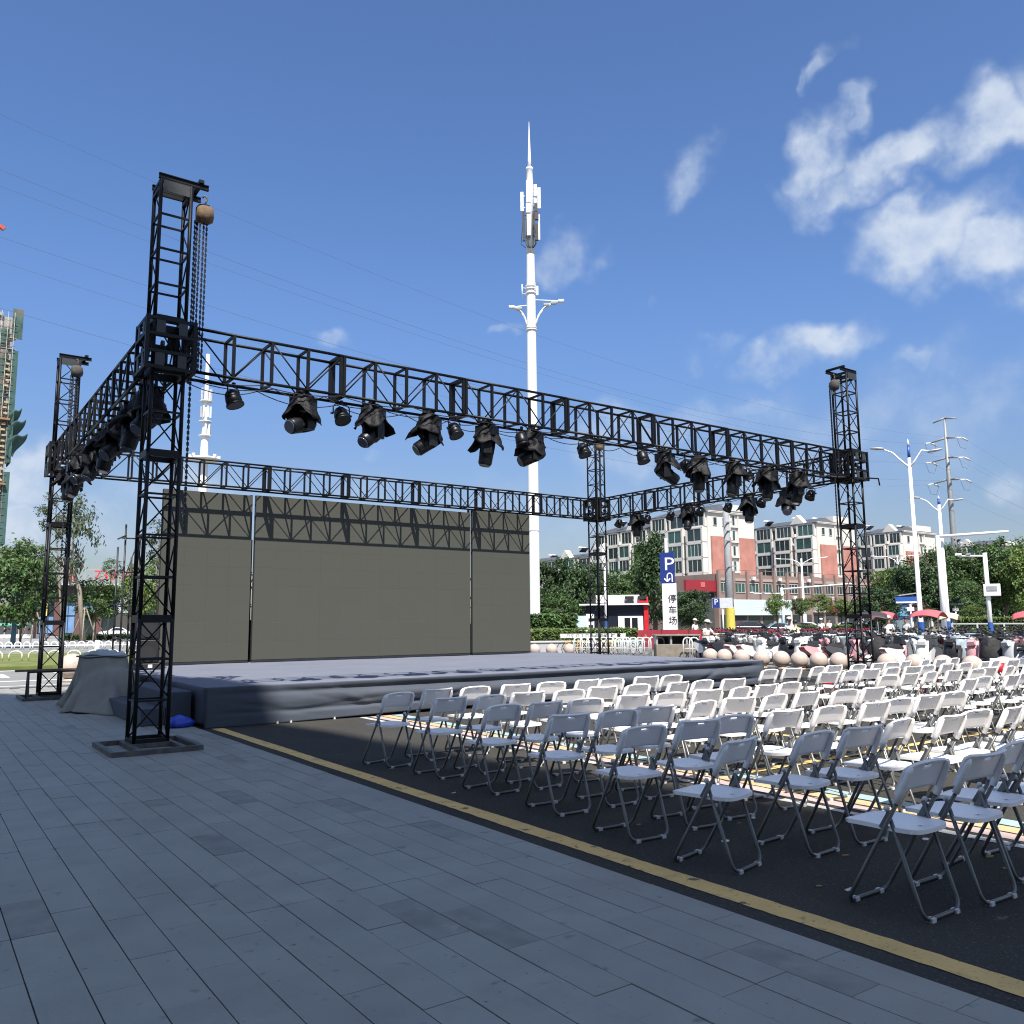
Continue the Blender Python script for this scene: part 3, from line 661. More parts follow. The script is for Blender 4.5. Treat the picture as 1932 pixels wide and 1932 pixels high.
# bright blue bag
def bag(a, j): return 1 + .12 * math.sin(3 * a + j) + .08 * math.sin(7 * a + 2 * j)
tag(MB().lathe([(.10, 0), (.19, .02), (.2, .08), (.15, .14), (.07, .17), (.02, .19)], 20, (3.52, 13.86, 0), Matrix.Diagonal((1.05, .75, 1)), rf=bag).build('plastic_bag', mat('blue_plastic', (.01, .05, .42), .3, 0, .2, 8)), 'bright blue plastic bag on the paving by the stage corner', 'bag')
# bottle caps / clamps on the hem
for i, x in enumerate((5.05, 5.28, 6.05, 8.1)):
    tag(MB().box((x, SY0 - .05, GZ + .015), (.03, .02, .025)).tube([(x - .015, SY0 - .045, GZ + .02), (x + .02, SY0 - .03, GZ + .04)], .005, 5).build('hem_clip', M_CAP), ['small white clip on the skirt hem nearest the stage corner', 'small white clip on the skirt hem, second from the stage corner', 'small white clip on the skirt hem by the first chair', 'small white clip on the skirt hem behind the chairs'][i], 'clip', 'clips on the stage hem')
# LED screens
YS = 22.2
def screen(label, x0, x1, z1l, z1r, zb=.60):
    t = thing('led_screen', label, 'screen', ((x0 + x1) / 2, YS, zb), 0, 'screen panels at the back of the stage')
    w = (x1 - x0) / 2; hl, hr = z1l - zb, z1r - zb
    nx = max(2, round(2 * w / .64)); cw = 2 * w / nx; zz = .06; rows = 9; chh = (min(hl, hr) - .06) / rows
    pme = MB().box((0, .0175, 0), (cw - .0012, .035, chh - .0012)).mesh('screen_panel', M_LED)
    for a in range(nx):
        for b in range(rows): link('screen_panel', pme, t, (-w + (a + .5) * cw, .0008 * ((a * 7 + b * 3) % 3), .06 + (b + .5) * chh))
    mb = MB()
    mb.box((0, .09, .03), (2 * w, .16, .055)); mb.bar((-w + .02, .075, .06), (-w + .02, .075, hl), .04, .07); mb.bar((w - .02, .075, .06), (w - .02, .075, hr), .04, .07)
    n = max(2, round(2 * w / .5))
    for i in range(1, n): mb.bar((-w + i * 2 * w / n, .07, .06), (-w + i * 2 * w / n, .07, hl - .01), .03, .05)
    for k in range(1, 9): mb.bar((-w, .075, .06 + k * .5), (w, .075, .06 + k * .5), .05, .06)
    mb.build('screen_frame', M_DARK, t)
    return t
screen('narrow grey screen panel at the left end, behind the nearest tower', 5.04, 7.30, 5.00, 5.02)
screen('wide grey middle screen panel crossed by the truss shadow', 7.40, 14.20, 5.02, 5.12)
screen('narrow grey screen panel at the right end beside the white mast', 14.29, 16.52, 5.12, 5.15)
# scaffold masts behind the screens
def scaffold(label, x, y, h, w=.5, gap=False):
    t = thing('scaffold_mast', label, 'scaffold', (x, y, GZ), 0, 'scaffold behind the screens')
    for i, (dx, dy) in enumerate(((0, 0), (w, 0), (0, .9), (w, .9))):
        MB().tube([(dx, dy, 0), (dx, dy, h - .25 * i)], .024, 7).build('pole', M_DARK, t)
    k = .4
    while k < h - .3:
        MB().tube([(-.08, 0, k), (w + .08, 0, k)], .02, 6).build('crossbar', M_DARK, t); MB().tube([(0, -.06, k + .06), (0, .96, k + .06)], .02, 6).build('crossbar', M_DARK, t); k += .85
    MB().tube([(0, 0, .3), (w, 0, 1.5), (0, 0, 2.7), (w, 0, 3.9)], .014, 5).build('brace', M_DARK, t)
    return t
scaffold('black scaffold mast standing left of the screens', 4.30, 22.75, 4.15, .34)
scaffold('black scaffold mast seen through the left screen gap', 7.42, 22.55, 3.9)
scaffold('black scaffold mast seen through the right screen gap', 14.34, 22.6, 2.9)
for lb, x, h in (('black ballast crate at the foot of the left screen gap', 7.35, 1.75), ('black ballast crate at the foot of the right screen gap', 14.3, 1.6)):
    t = thing('ballast_crate', lb, 'crate', (x, 23.05, GZ), 0, 'ballast crates')
    MB().box((0, 0, h / 2), (1.1, .6, h)).build('crate_body', M_DARK, t, bevel=.02)
    for z in (.25, h - .25): MB().box((0, -.31, z), (1.12, .03, .05)).build('crate_band', M_STEELB, t)
# loudspeakers at the left end of the stage
def speaker(label, x, y, z, h):
    t = thing('loudspeaker', label, 'loudspeaker', (x, y, z), -.25, 'black loudspeakers at the left of the stage')
    MB().box((0, 0, h / 2), (.46, .5, h), taper=.96).build('cabinet', mat('speaker_black', (.005, .005, .006), .6), t, bevel=.02)
    MB().box((0, -.252, h / 2), (.40, .012, h - .08)).build('grille', mat('speaker_grille', (.007, .007, .008), .7, 0, .2, 90), t)
    MB().lathe([(.02, -.01), (.16, .0), (.175, .012)], 16, (0, -.262, h * .4), Matrix.Rotation(PI / 2, 3, 'X')).build('cone', M_DARK, t)
    MB().box((.24, 0, h * .6), (.02, .16, .05)).build('handle', M_STEELB, t)
    return t
spz = .59
speaker('lower black loudspeaker standing on the left end of the stage', 4.52, 20.7, spz + .14, .52)
speaker('upper black loudspeaker stacked on another at the stage end', 4.52, 20.7, spz + .665, .56)
mb = thing('monitor_box', 'low black box with a white label under the loudspeakers', 'box', (4.52, 20.66, spz), -.25)
MB().box((0, 0, .065), (.6, .5, .13)).build('box_body', M_DARK, mb, bevel=.01); MB().box((.05, -.253, .07), (.09, .006, .075)).build('paper_label', M_CAP, mb)
# equipment under the tarpaulin
tp = thing('tarpaulin_heap', 'equipment heap draped in a grey-green tarpaulin with a silvery top', 'tarpaulin', (3.22, 18.6, 0))
rt_ = [random.Random(21).uniform(0, 6.28) for _ in range(8)]
FOOT = [(2.38, 17.0), (2.62, 16.6), (3.10, 16.5), (3.62, 17.0), (3.80, 18.2), (3.80, 20.0), (3.3, 20.9), (2.85, 20.7), (2.62, 19.4), (2.6, 18.2)]
FOOT = [(x - 3.22, y - 18.6) for x, y in FOOT]
def base_r(a):
    d = (math.cos(a), math.sin(a)); best = .6
    for (ax, ay), (bx, by) in zip(FOOT, FOOT[1:] + FOOT[:1]):
        ex, ey = bx - ax, by - ay; det = d[0] * ey - d[1] * ex
        if abs(det) < 1e-9: continue
        r = (ax * ey - ay * ex) / det; k = (ax * d[1] - ay * d[0]) / det
        if r > 0 and -1e-6 <= k <= 1 + 1e-6: best = r
    return best
def drape(u, v):
    a = 2 * PI * u
    L0 = .42 * .64 / math.hypot(.64 * math.cos(a), .42 * math.sin(a)); L1 = base_r(a); rr_ = L0 + (L1 - L0) * (.35 * v + .65 * v ** 2.2)
    rx = ry = rr_
    k = 1 + v * (.13 * math.sin(5 * a + rt_[0]) + .12 * math.sin(11 * a + rt_[1]) + .05 * math.sin(19 * a + rt_[2]) - .16 * max(0, 1 - abs(math.sin(3.5 * a + rt_[5])) * 4) * v) + .03 * math.sin(3 * a + 5 * v + rt_[3])
    z = 1.0 * (1 - v) ** .9 + .03 * math.sin(5 * a + 7 * v) * v * (1 - v) * 3 + .24 * math.exp(-((v - .55) / .18) ** 2) * max(0, math.cos(a + 1.0)) ** 2
    if v > .97: z = .008 + .05 * max(0, math.sin(6 * a + rt_[4]) - .4)
    return (rx * k * math.cos(a), ry * k * math.sin(a), max(.006, z))
MB().shell(drape, 110, 26, .006).build('tarpaulin', mat('tarpaulin_cloth', (.205, .20, .168), .8, 0, .18, 2.2, bump=.35, bscale=9), tp)
def lid(u, v):
    a = 2 * PI * u; k = 1 + .04 * math.sin(7 * a)
    return (.43 * k * math.cos(a) * (1 - v * .98), .63 * k * math.sin(a) * (1 - v * .98), .985 + .10 * math.sin(v * PI * .5) + .035 * math.sin(3 * a + 2) * (1 - v) + .02 * math.sin(9 * (1 - v) * 2 + a))
MB().shell(lid, 40, 10, .006).build('plastic_lid', mat('silvery_sheet', (.34, .355, .37), .28, 0, .2, 3, bump=.3, bscale=7), tp)
MB().tube([(.46 * math.cos(t * PI / 14) * 1.02, .66 * math.sin(t * PI / 14) * 1.02, .97 + .012 * math.sin(t)) for t in range(28)], .014, 6, closed=True).build('binding_rope', M_DARK, tp)
# plank propped across behind the far left tower
tag(MB().box((2.8, 21.2, .62), (1.7, .2, .04)).build('plank', mat('plank_wood', (.12, .1, .08), .8)), 'dark plank lying across behind the far left tower', 'plank')
tr = thing('trestle', 'low dark trestle holding the plank behind the far left tower', 'trestle', (2.8, 21.2, 0))
for x in (-.6, .6):
    for s_ in (-1, 1): MB().bar((x, s_ * .2, 0), (x, s_ * .04, .6), .04).build('leg', M_DARK, tr)
MB().bar((-.62, 0, .58), (.62, 0, .58), .05, .03).build('top_rail', M_DARK, tr)
# ================================================================== folding chairs
def chair_parts(variant):
    W = .212
    def back(u, v):
        x = (u - .5) * 2 * W
        c = .028 * (1 - (x / W) ** 2)
        if variant:                       # curved round the sitter
            y = -c * (.4 + .6 * v) ; top = .80 + .004 * (x / W) ** 2
        else:                             # nearly flat with an arched top edge
            y = -.006 * (1 - (x / W) ** 2); top = .785 + .018 * (1 - abs(x / W) ** 3)
        bot = .652 - .018 * (x / W) ** 4
        k = 1
        if v > .8: k = 1 - .10 * ((v - .8) / .2) ** 2
        z = bot + (top - bot) * v
        yb = -.115 - (z - .575) * .47
        lip = -.012 * max(0, (v - .86) / .14) ** 2 * (1.6 if variant else 1)
        return (x * k, yb + y + lip + .02, z)
    nu, nv = 22, 9
    holes = {(i, 7) for i in (9, 10, 11, 12)}
    bm_ = MB().shell(back, nu, nv, .014, holes)
    # rolled side sleeves over the tube ends
    for s_ in (-1, 1):
        bm_.tube([(s_ * (W - .012), -.125, .59), (s_ * (W - .012), -.155, .65), (s_ * (W - .018), -.2, .755), (s_ * (W - .03), -.212, .785)], [.02, .021, .02, .012], 8)
    def seat(u, v):
        s_, t = u * 2 - 1, v * 2 - 1
        p = 5.0; d = (abs(s_) ** p + abs(t) ** p) ** (1 / p); m = max(abs(s_), abs(t), 1e-6); k = m / d if d > 1e-6 else 1
        x = s_ * k * (.186 - .008 * t); y = .015 + t * k * .225
        z = .445 - .014 * (1 - min(1, s_ * s_)) * (1 - .6 * t * t) + (.010 * max(0, t) ** 3) * -1
        return (x, y, z)
    sm = MB().shell(seat, 20, 20, .022, {(9, 3), (10, 3)})
    # frame A: feet at the front, up and back to the sleeves
    def ubar(foot_y, top, w, r=.0115):
        ty, tz = top; P = []
        R = .06
        dirv = Vector((0, ty - foot_y, tz)).normalized()
        P.append((-w, ty, tz)); P.append((-w, foot_y + dirv.y * R, r + dirv.z * R))
        for k in range(1, 5):
            a = k / 5 * PI / 2
            q = Vector((-w + R * (1 - math.cos(a)), foot_y, r)) + dirv * R * (1 - math.sin(a)); P.append(q)
        P.append((-w + R, foot_y, r))
        P += [(-p_[0], p_[1], p_[2]) for p_ in reversed(P)]
        return MB().tube(P, r, 7)
    fa = ubar(.205, (-.12, .58), .199)
    for s_ in (-1, 1): fa.tube([(s_ * .199, -.12, .58), (s_ * .201, -.165, .68)], .011, 6)
    fb = ubar(-.225, (-.055, .545), .182)
    for s_ in (-1, 1): fb.bar((s_ * .190, -.075, .53), (s_ * .190, -.02, .44), .006, .03)
    bolt = MB()
    for s_ in (-1, 1): bolt.ball((s_ * .193, -.06, .55), .017, 8, 6)
    cap = MB().box((0, 0, .007), (.036, .036, .028)).mesh('foot', M_CAP)
    return dict(seat=sm.mesh('seat', M_WPLA), back=bm_.mesh('backrest', M_WPLA), fa=fa.mesh('front_frame', M_GREYT), fb=fb.mesh('rear_frame', M_GREYT), bolt=bolt.mesh('pivot_cap', M_CAP), cap=cap)
CP = [chair_parts(0), chair_parts(1)]
SC = 1.03
rch = random.Random(4)
def chair(label, x, y, rz, v, group):
    t = thing('folding_chair', label, 'chair', (x, y, GZ), rz, group); t.scale = (SC,) * 3
    c = CP[v]
    link('seat', c['seat'], t); link('backrest', c['back'], t); link('front_frame', c['fa'], t); link('rear_frame', c['fb'], t); link('pivot_cap', c['bolt'], t)
    for s_ in (-1, 1):
        link('foot', c['cap'], t, (s_ * .12, .207, 0)); link('foot', c['cap'], t, (s_ * .12, -.227, 0))
    return t
ROWY = [2.81, 3.95, 4.96, 5.98, 7.02, 8.05, 9.12]
FIX = {(0, 0): (4.69, 2.81, 0), (1, 0): (4.525, 4.02, .2), (1, 1): (5.275, 3.94, .06), (2, 0): (4.60, 4.94, -.05), (3, 0): (4.70, 5.95, -.06), (4, 0): (4.73, 7.02, .08), (5, 0): (4.745, 8.04, .08), (6, 0): (4.61, 8.98, .2)}
ROWN = ['the nearest row', 'the second row from the camera', 'the third row from the camera', 'the fourth row from the camera', 'the third row from the stage', 'the second row from the stage', 'the front row by the stage']
COLX = [4.66, 5.25, 5.80, 6.42, 7.02, 7.60, 8.15, 8.72, 9.27]
EX0 = {0: [4.70, 5.25, 5.74, 6.27], 1: [4.55, 5.30, 5.80, 6.42, 7.03, 7.60, 8.1, 8.7, 9.2], 2: [4.60, 5.22, 5.73, 6.40, 6.98, 7.60, 8.2, 8.77, 9.32]}
def in_view(x, y):
    d = Vector((x, y, .4 - EYE)); z = d.dot(fwd); return z > .5 and abs(d.dot(rgt) / z) < .66
for r, y in enumerate(ROWY):
    for c, x in enumerate(EX0.get(r, COLX)):
        if not in_view(x, y): continue
        v = (c + r) % 2
        fx, fy, fr = FIX.get((r, c), (x + rch.uniform(-.045, .045), y + rch.uniform(-.07, .07), rch.uniform(-.16, .16)))
        chair(f'white folding chair, {ORD[c + 1]} from the yellow line in {ROWN[r]}', fx, fy, fr, v, 'white folding chairs in rows before the stage')
BX = [11.42, 12.05, 12.66, 13.28, 13.88, 14.48, 15.08, 15.66, 16.26, 16.86, 17.44]
for r, y in enumerate(ROWY):
    for c, x in enumerate(BX):
        if not in_view(x, y): continue
        v = (c * 3 + r) % 2
        chair(f'white folding chair, {ORD[c + 1]} from the aisle, {ORD[7 - r]} row from the stage, far block', x + rch.uniform(-.05, .05), y + rch.uniform(-.07, .07), rch.uniform(-.14, .14), v, 'white folding chairs in rows before the stage')
# red stools and a red drum among the far chairs
def stool(label, x, y):
    t = thing('plastic_stool', label, 'stool', (x, y, GZ), .2, 'red stools among the far chairs')
    MR = mat('red_plastic', (.42, .02, .03), .4)
    MB().box((0, 0, .44), (.28, .28, .03)).build('seat', MR, t, bevel=.01)
    for a, b in ((-1, -1), (1, -1), (1, 1), (-1, 1)): MB().bar((a * .15, b * .15, 0), (a * .12, b * .12, .43), .03).build('leg', MR, t)
stool('red plastic stool standing at the end of the far front row', 14.2, 9.75); stool('red plastic stool behind the far block near the stone balls', 17.6, 9.6)
sg = thing('round_sign_board', 'low white board with a round red emblem behind the far chairs', 'sign', (18.6, 8.55, GZ), -.5)
MB().box((0, 0, .55), (.62, .03, .5)).build('board', M_WHITE2, sg); MB().lathe([(.01, 0), (.13, 0), (.13, .012), (.01, .014)], 18, (-.05, -.018, .58), Matrix.Rotation(PI / 2, 3, 'X')).build('emblem', mat('red_plastic', (.42, .02, .03), .4), sg)
for s_ in (-1, 1): MB().bar((s_ * .28, 0, 0), (s_ * .28, 0, .32), .03).build('leg', M_GREYT, sg)
# ================================================================== stone balls, scooters, people, bikes
M_GRAN = mat('pink_granite', (.50, .405, .345), .32, 0, .14, 22, spots=(.36, .28, .24), spot_scale=45, spot_lo=.55, spot_hi=.7, coat=.15)
ballm = MB().ball((0, 0, .325), .285, 22, 14).mesh('stone_ball', M_GRAN); footm = MB().lathe([(.19, 0), (.19, .05), (.15, .07)], 16).mesh('plinth', M_GRAN)
def bollard(label, x, y, s=1.0, group='granite ball bollards'):
    t = thing('ball_bollard', label, 'bollard', (x, y, GZ), random.random() * 6, group); t.scale = (s,) * 3
    link('stone_ball', ballm, t); link('plinth', footm, t)
def solve_y(px, X):
    lo, hi = 4, 60
    for _ in range(50):
        m = (lo + hi) / 2; d = Vector((X, m, .3 - EYE)); u = 966 + 1588.65 * d.dot(rgt) / d.dot(fwd)
        if u > px: lo = m
        else: hi = m
    return m
for i, px in enumerate([1340.3, 1366.7, 1399, 1437, 1474.3, 1508.2, 1544.5, 1582.5]):
    X = 24.1 if i > 2 else 24.4 + .1 * (2 - i); bollard(f'pinkish granite ball bollard, {ORD[8 - i]} to the left of the right truss tower', X, solve_y(px, X))
for i, px in enumerate([1673.5, 1726.3, 1780, 1834.6, 1894.4]):
    bollard(f'pinkish granite ball bollard, {ORD[i + 1]} to the right of the right truss tower', 24.2, solve_y(px, 24.2))
for i, (px, dd) in enumerate(((1008, 41), (1040, 41), (1074, 41))):
    P = at(px, dd); bollard(f'granite ball bollard before the grey planter, {ORD[i + 1]} from the screen', P[0], P[1])
bollard('granite ball bollard peeping out behind the tarpaulin heap', 4.05, 28.2, 1.35)
# ---------------------------------------------------------------- electric scooters
PAINT = {'white': (.74, .74, .72), 'black': (.014, .014, .016), 'silver': (.42, .44, .46), 'red': (.36, .02, .025), 'mint': (.36, .55, .49), 'pink': (.62, .34, .36), 'cream': (.62, .56, .42), 'dark blue': (.03, .05, .12), 'dark grey': (.07, .072, .078)}
MP = {k: mat('scooter_paint_' + k.replace(' ', '_'), c, .28, 0, .05, 3, coat=.5) for k, c in PAINT.items()}
M_RUB = mat('tyre_rubber', (.018, .018, .018), .8); M_SEAT = mat('scooter_seat', (.02, .019, .019), .55, 0, .2, 10); M_CHR = mat('chrome', (.6, .6, .6), .2, .9)
M_LENS = mat('headlamp_glass', (.55, .56, .55), .1); M_TAIL = mat('tail_lens', (.16, .008, .008), .2)
wheelm = MB().lathe([(.15, -.035), (.205, -.04), (.222, -.02), (.222, .02), (.205, .04), (.15, .035)], 18, (0, 0, .222), Matrix.Rotation(PI / 2, 3, 'Y'), caps=False).mesh('tyre', M_RUB)
rimm = MB().lathe([(.02, -.05), (.06, -.03), (.155, -.03), (.155, .03), (.06, .03), (.02, .05)], 14, (0, 0, .222), Matrix.Rotation(PI / 2, 3, 'Y')).mesh('rim', M_GREY)
def bodym(c):
    mb = MB()
    mb.prism([(-.78, .62), (-.84, .72), (-.70, .76), (-.20, .68), (-.05, .48), (-.02, .33), (-.30, .30), (-.45, .38), (-.60, .50)], .34, w_top=.24)
    mb.prism([(-.05, .26), (.34, .26), (.34, .34), (-.05, .34)], .30)
    return mb.mesh('body_shell', MP[c])
def shieldm(c):
    mb = MB()
    def f(u, v):
        x = (u - .5) * .40 * (1 - .25 * v); z = .30 + .66 * v
        return (x, .37 + .14 * v * (1 - v) * 2 - .12 * v + .07 * (1 - (2 * u - 1) ** 2), z)
    mb.shell(f, 8, 8, .05)
    mb.prism([(.34, .86), (.30, 1.0), (.40, 1.02), (.50, .95), (.48, .84)], .24, w_top=.16)
    mb.prism([(.36, .47), (.62, .50), (.74, .40), (.72, .37), (.55, .44)], .15)
    return mb.mesh('front_shield', MP[c])
seatm = MB().prism([(-.74, .76), (-.72, .82), (-.45, .83), (-.30, .80), (-.12, .80), (-.06, .74), (-.10, .69), (-.30, .70)], .27, w_top=.2).mesh('seat', M_SEAT)
barm = MB().tube([(-.34, .16, 1.06), (-.22, .26, 1.06), (0, .31, 1.02), (.22, .26, 1.06), (.34, .16, 1.06)], .014, 6).tube([(-.36, .145, 1.06), (-.25, .235, 1.06)], .02, 7).tube([(.36, .145, 1.06), (.25, .235, 1.06)], .02, 7).tube([(0, .31, 1.02), (0, .40, .72), (0, .52, .30)], .022, 7).tube([(-.07, .50, .45), (-.075, .60, .222)], .017, 6).tube([(.07, .50, .45), (.075, .60, .222)], .017, 6).mesh('handlebar', M_DARK)
mirm = MB().tube([(0, 0, 0), (.05, 0, .10), (.08, -.01, .15)], .006, 5).ball((.09, -.01, .19), .055, 10, 6, (1, .3, .7)).mesh('mirror', M_DARK)
hlm = MB().ball((0, .455, .92), .075, 12, 8, (1.1, .5, .7)).mesh('headlight', M_LENS); tlm = MB().box((0, -.83, .66), (.18, .03, .05)).mesh('tail_light', M_TAIL)
standm = MB().bar((.06, -.15, .28), (.2, -.22, 0), .02).bar((-.06, -.15, .28), (-.14, -.2, 0), .02).mesh('stand', M_DARK)
boxm = {c: MB().box((0, -.80, .96), (.36, .34, .30), taper=.9).box((0, -.80, .80), (.2, .3, .03)).mesh('top_box', MP[c]) for c in ('black', 'dark grey')}
def apronm(c, seed):
    rq = random.Random(seed); p = rq.uniform(0, 6)
    def f(u, v):
        s_ = 2 * u - 1; z = .30 + .78 * v
        return (s_ * .40 * (1 - .2 * v + .05 * math.sin(6 * v + p)), .50 + .10 * math.sin(PI * v) - .30 * abs(s_) ** 1.6 - .14 * v + .02 * math.sin(9 * u + 5 * v + p), z)
    return MB().shell(f, 12, 10, .04).mesh('wind_apron', c)
M_APR = [mat('apron_black', (.012, .012, .014), .7, 0, .3, 8, bump=.5, bscale=14), mat('apron_white', (.55, .54, .52), .7, 0, .15, 8, bump=.5, bscale=14), mat('apron_pink', (.52, .30, .32), .6, 0, .15, 8), mat('apron_silver', (.30, .36, .40), .35, .2, .2, 8)]
APR = [apronm(M_APR[0], 1), apronm(M_APR[1], 2), apronm(M_APR[2], 3), apronm(M_APR[3], 4)]
SCM = {}
def scooter(label, x, y, rz, c, box=None, apron=None, lean=0):
    if c not in SCM: SCM[c] = (bodym(c), shieldm(c))
    t = thing('electric_scooter', label, 'scooter', (x, y, GZ), rz, 'scooters parked behind the stone balls')
    t.rotation_euler = (0, lean, rz)
    link('body_shell', SCM[c][0], t); link('front_shield', SCM[c][1], t); link('seat', seatm, t); hb = link('handlebar', barm, t)
    for yy in (-.58, .60):
        w = link('wheel', rimm, t, (0, yy, 0)); link('tyre', wheelm, w)
    for s_ in (-1, 1): link('mirror', mirm, hb, (s_ * .24, .24, 1.05), None, (s_, 1, 1))
    link('headlight', hlm, t); link('tail_light', tlm, t); link('stand', standm, t)
    if box: link('top_box', boxm[box], t)
    if apron is not None: link('wind_apron', APR[apron], t)
    return t
def col_of(x, y):
    d = Vector((x, y, .5 - EYE)); return 966 + 1588.65 * d.dot(rgt) / d.dot(fwd)
rs = random.Random(31)
CW = ['white'] * 18 + ['black'] * 6 + ['silver'] * 5 + ['red', 'pink', 'cream', 'dark blue', 'dark blue'] + ['dark grey'] * 4
ROWX = [25.9, 28.1, 30.4, 32.8, 35.3, 38.2, 41.5]
for r, X in enumerate(ROWX):
    y = 9.2 + r * 1.1 + rs.uniform(0, .5); k = 0
    ymax = [26.5, 29, 31.5, 33.5, 34, 33, 31][r]
    lst = []
    while y < ymax:
        lst.append(y); y += rs.uniform(.56, .8) if r else rs.uniform(.62, .88)
    lst = [q for q in lst if in_view(X, q) and col_of(X, q) > (1336 if r < 2 else 1345)]
    n = len(lst)
    for k, yy in enumerate(lst):
        c = rs.choice(CW)
        rz = PI / 2 + rs.uniform(-.35, .35) + (PI if rs.random() < (.45 if r else .35) else 0)
        ap = rs.choice([0, 0, 1, 3]) if rs.random() < .24 else None
        bx = rs.choice(['black', 'dark grey']) if rs.random() < .25 else None
        extra = ' with a leg apron' if ap is not None else (' with a top box' if bx else '')
        rown = ['first', 'second', 'third', 'fourth', 'fifth', 'sixth', 'seventh'][r]
        scooter(f'{c} scooter, {ORD[k + 1] if k < 30 else "last"} from the right in the {rown} row behind the stone balls', X + rs.uniform(-.25, .25), yy, rz, c, bx, ap, rs.uniform(-.1, .1))
# ---------------------------------------------------------------- people
def person(label, loc, rz, pose, shirt, trouser, hair=(.015, .012, .01), hat=None, s=1.0):
    J = {}; 
    if pose == 'stand':
        hip, kn, an, toe = .90, .48, .08, (.14, .03)
        L = dict(pelvis=(0, 0, .93), waist=(0, 0, 1.08), chest=(0, .0, 1.28), neck=(0, 0, 1.44), head0=(0, .015, 1.53), head1=(0, .025, 1.63), head2=(0, .015, 1.71),
                 hl=(-.095, 0, .88), hr=(.095, 0, .88), kl=(-.105, .03, .48), kr=(.105, .0, .48), al=(-.11, .0, .085), ar=(.11, -.03, .085), tl=(-.12, .15, .035), tr=(.12, .12, .035),
                 sl=(-.175, 0, 1.38), sr=(.175, 0, 1.38), el=(-.24, -.02, 1.11), er=(.24, .0, 1.11), wl=(-.25, .10, .88), wr=(.25, .12, .88))
    else:                                   # seated, hands forward on the handlebar
        L = dict(pelvis=(0, 0, .84), waist=(0, .03, .98), chest=(0, .07, 1.18), neck=(0, .11, 1.33), head0=(0, .14, 1.42), head1=(0, .15, 1.52), head2=(0, .135, 1.60),
                 hl=(-.1, .02, .82), hr=(.1, .02, .82), kl=(-.16, .42, .74), kr=(.16, .42, .74), al=(-.18, .34, .32), ar=(.18, .34, .32), tl=(-.19, .48, .27), tr=(.19, .48, .27),
                 sl=(-.18, .08, 1.28), sr=(.18, .08, 1.28), el=(-.26, .22, 1.06), er=(.26, .22, 1.06), wl=(-.24, .46, 1.05), wr=(.24, .46, 1.05))
    rad = dict(pelvis=.135, waist=.12, chest=.145, neck=.055, head0=.078, head1=.098, head2=.07, hl=.085, hr=.085, kl=.058, kr=.058, al=.042, ar=.042, tl=.035, tr=.035, sl=.06, sr=.06, el=.042, er=.042, wl=.028, wr=.028)
    E = [('pelvis', 'waist'), ('waist', 'chest'), ('chest', 'neck'), ('neck', 'head0'), ('head0', 'head1'), ('head1', 'head2'), ('pelvis', 'hl'), ('pelvis', 'hr'), ('hl', 'kl'), ('hr', 'kr'), ('kl', 'al'), ('kr', 'ar'), ('al', 'tl'), ('ar', 'tr'), ('chest', 'sl'), ('chest', 'sr'), ('sl', 'el'), ('sr', 'er'), ('el', 'wl'), ('er', 'wr')]
    for sd_ in 'lr':                        # palm and five fingers
        w = Vector(L['w' + sd_]); e_ = Vector(L['e' + sd_]); d = (w - e_).normalized(); side = Vector((1 if sd_ == 'l' else -1, 0, 0))
        palm = w + d * .075; L['p' + sd_] = tuple(palm); rad['p' + sd_] = .026; E.append(('w' + sd_, 'p' + sd_))
        for q, (o_, ln) in enumerate(((-.03, .065), (-.01, .078), (.01, .074), (.03, .06))):
            n_ = f'f{sd_}{q}'; L[n_] = tuple(palm + d * ln + Vector((0, o_, 0))); rad[n_] = .009; E.append(('p' + sd_, n_))
        L['th' + sd_] = tuple(w + d * .05 + side * .05); rad['th' + sd_] = .010; E.append(('w' + sd_, 'th' + sd_))
    names = list(L); me = bpy.data.meshes.new('person_skeleton'); me.from_pydata([L[n] for n in names], [(names.index(a), names.index(b)) for a, b in E], [])
    o = bpy.data.objects.new('person', me); col.objects.link(o)
    sk = o.modifiers.new('skin', 'SKIN'); sub = o.modifiers.new('sub', 'SUBSURF'); sub.levels = 1; sub.render_levels = 1
    for i, n in enumerate(names):
        v = me.skin_vertices[0].data[i]; v.radius = (rad[n],) * 2; v.use_root = (n == 'pelvis')
    dg = bpy.context.evaluated_depsgraph_get(); m2 = bpy.data.meshes.new_from_object(o.evaluated_get(dg)); o.modifiers.clear(); o.data = m2; o.name = 'person'
    m2.materials.clear()
    ms = [mat('skin', (.46, .30, .22), .6), mat('shirt_%02d%02d%02d' % tuple(int(q * 99) for q in shirt), shirt, .85, 0, .1, 12), mat('trousers_%02d%02d%02d' % tuple(int(q * 99) for q in trouser), trouser, .85, 0, .1, 12), M_DARK]
    for q in ms: m2.materials.append(q)
    segs = [(Vector(L[a]), Vector(L[b]), a, b) for a, b in E]
    for p in m2.polygons:
        c = p.center; best = None
        for a, b, na, nb in segs:
            t = max(0, min(1, (c - a).dot(b - a) / max(1e-9, (b - a).length_squared))); dd = (c - a.lerp(b, t)).length
            if best is None or dd < best[0]: best = (dd, na, nb, t)
        _, na, nb, t = best; k = 0
        if (na, nb) in (('waist', 'chest'), ('chest', 'sl'), ('chest', 'sr')) or (na == 'chest' and nb == 'neck' and t < .75) or (na in ('sl', 'sr') and t < .6) or (na == 'pelvis' and nb == 'waist' and t > .3): k = 1
        elif na == 'pelvis' or na in ('hl', 'hr') or (na in ('kl', 'kr') and t < .92): k = 2
        elif na in ('al', 'ar', 'kl', 'kr'): k = 3
        p.material_index = k; p.use_smooth = True
    o.location = loc; o.rotation_euler = (0, 0, rz); o.scale = (s,) * 3
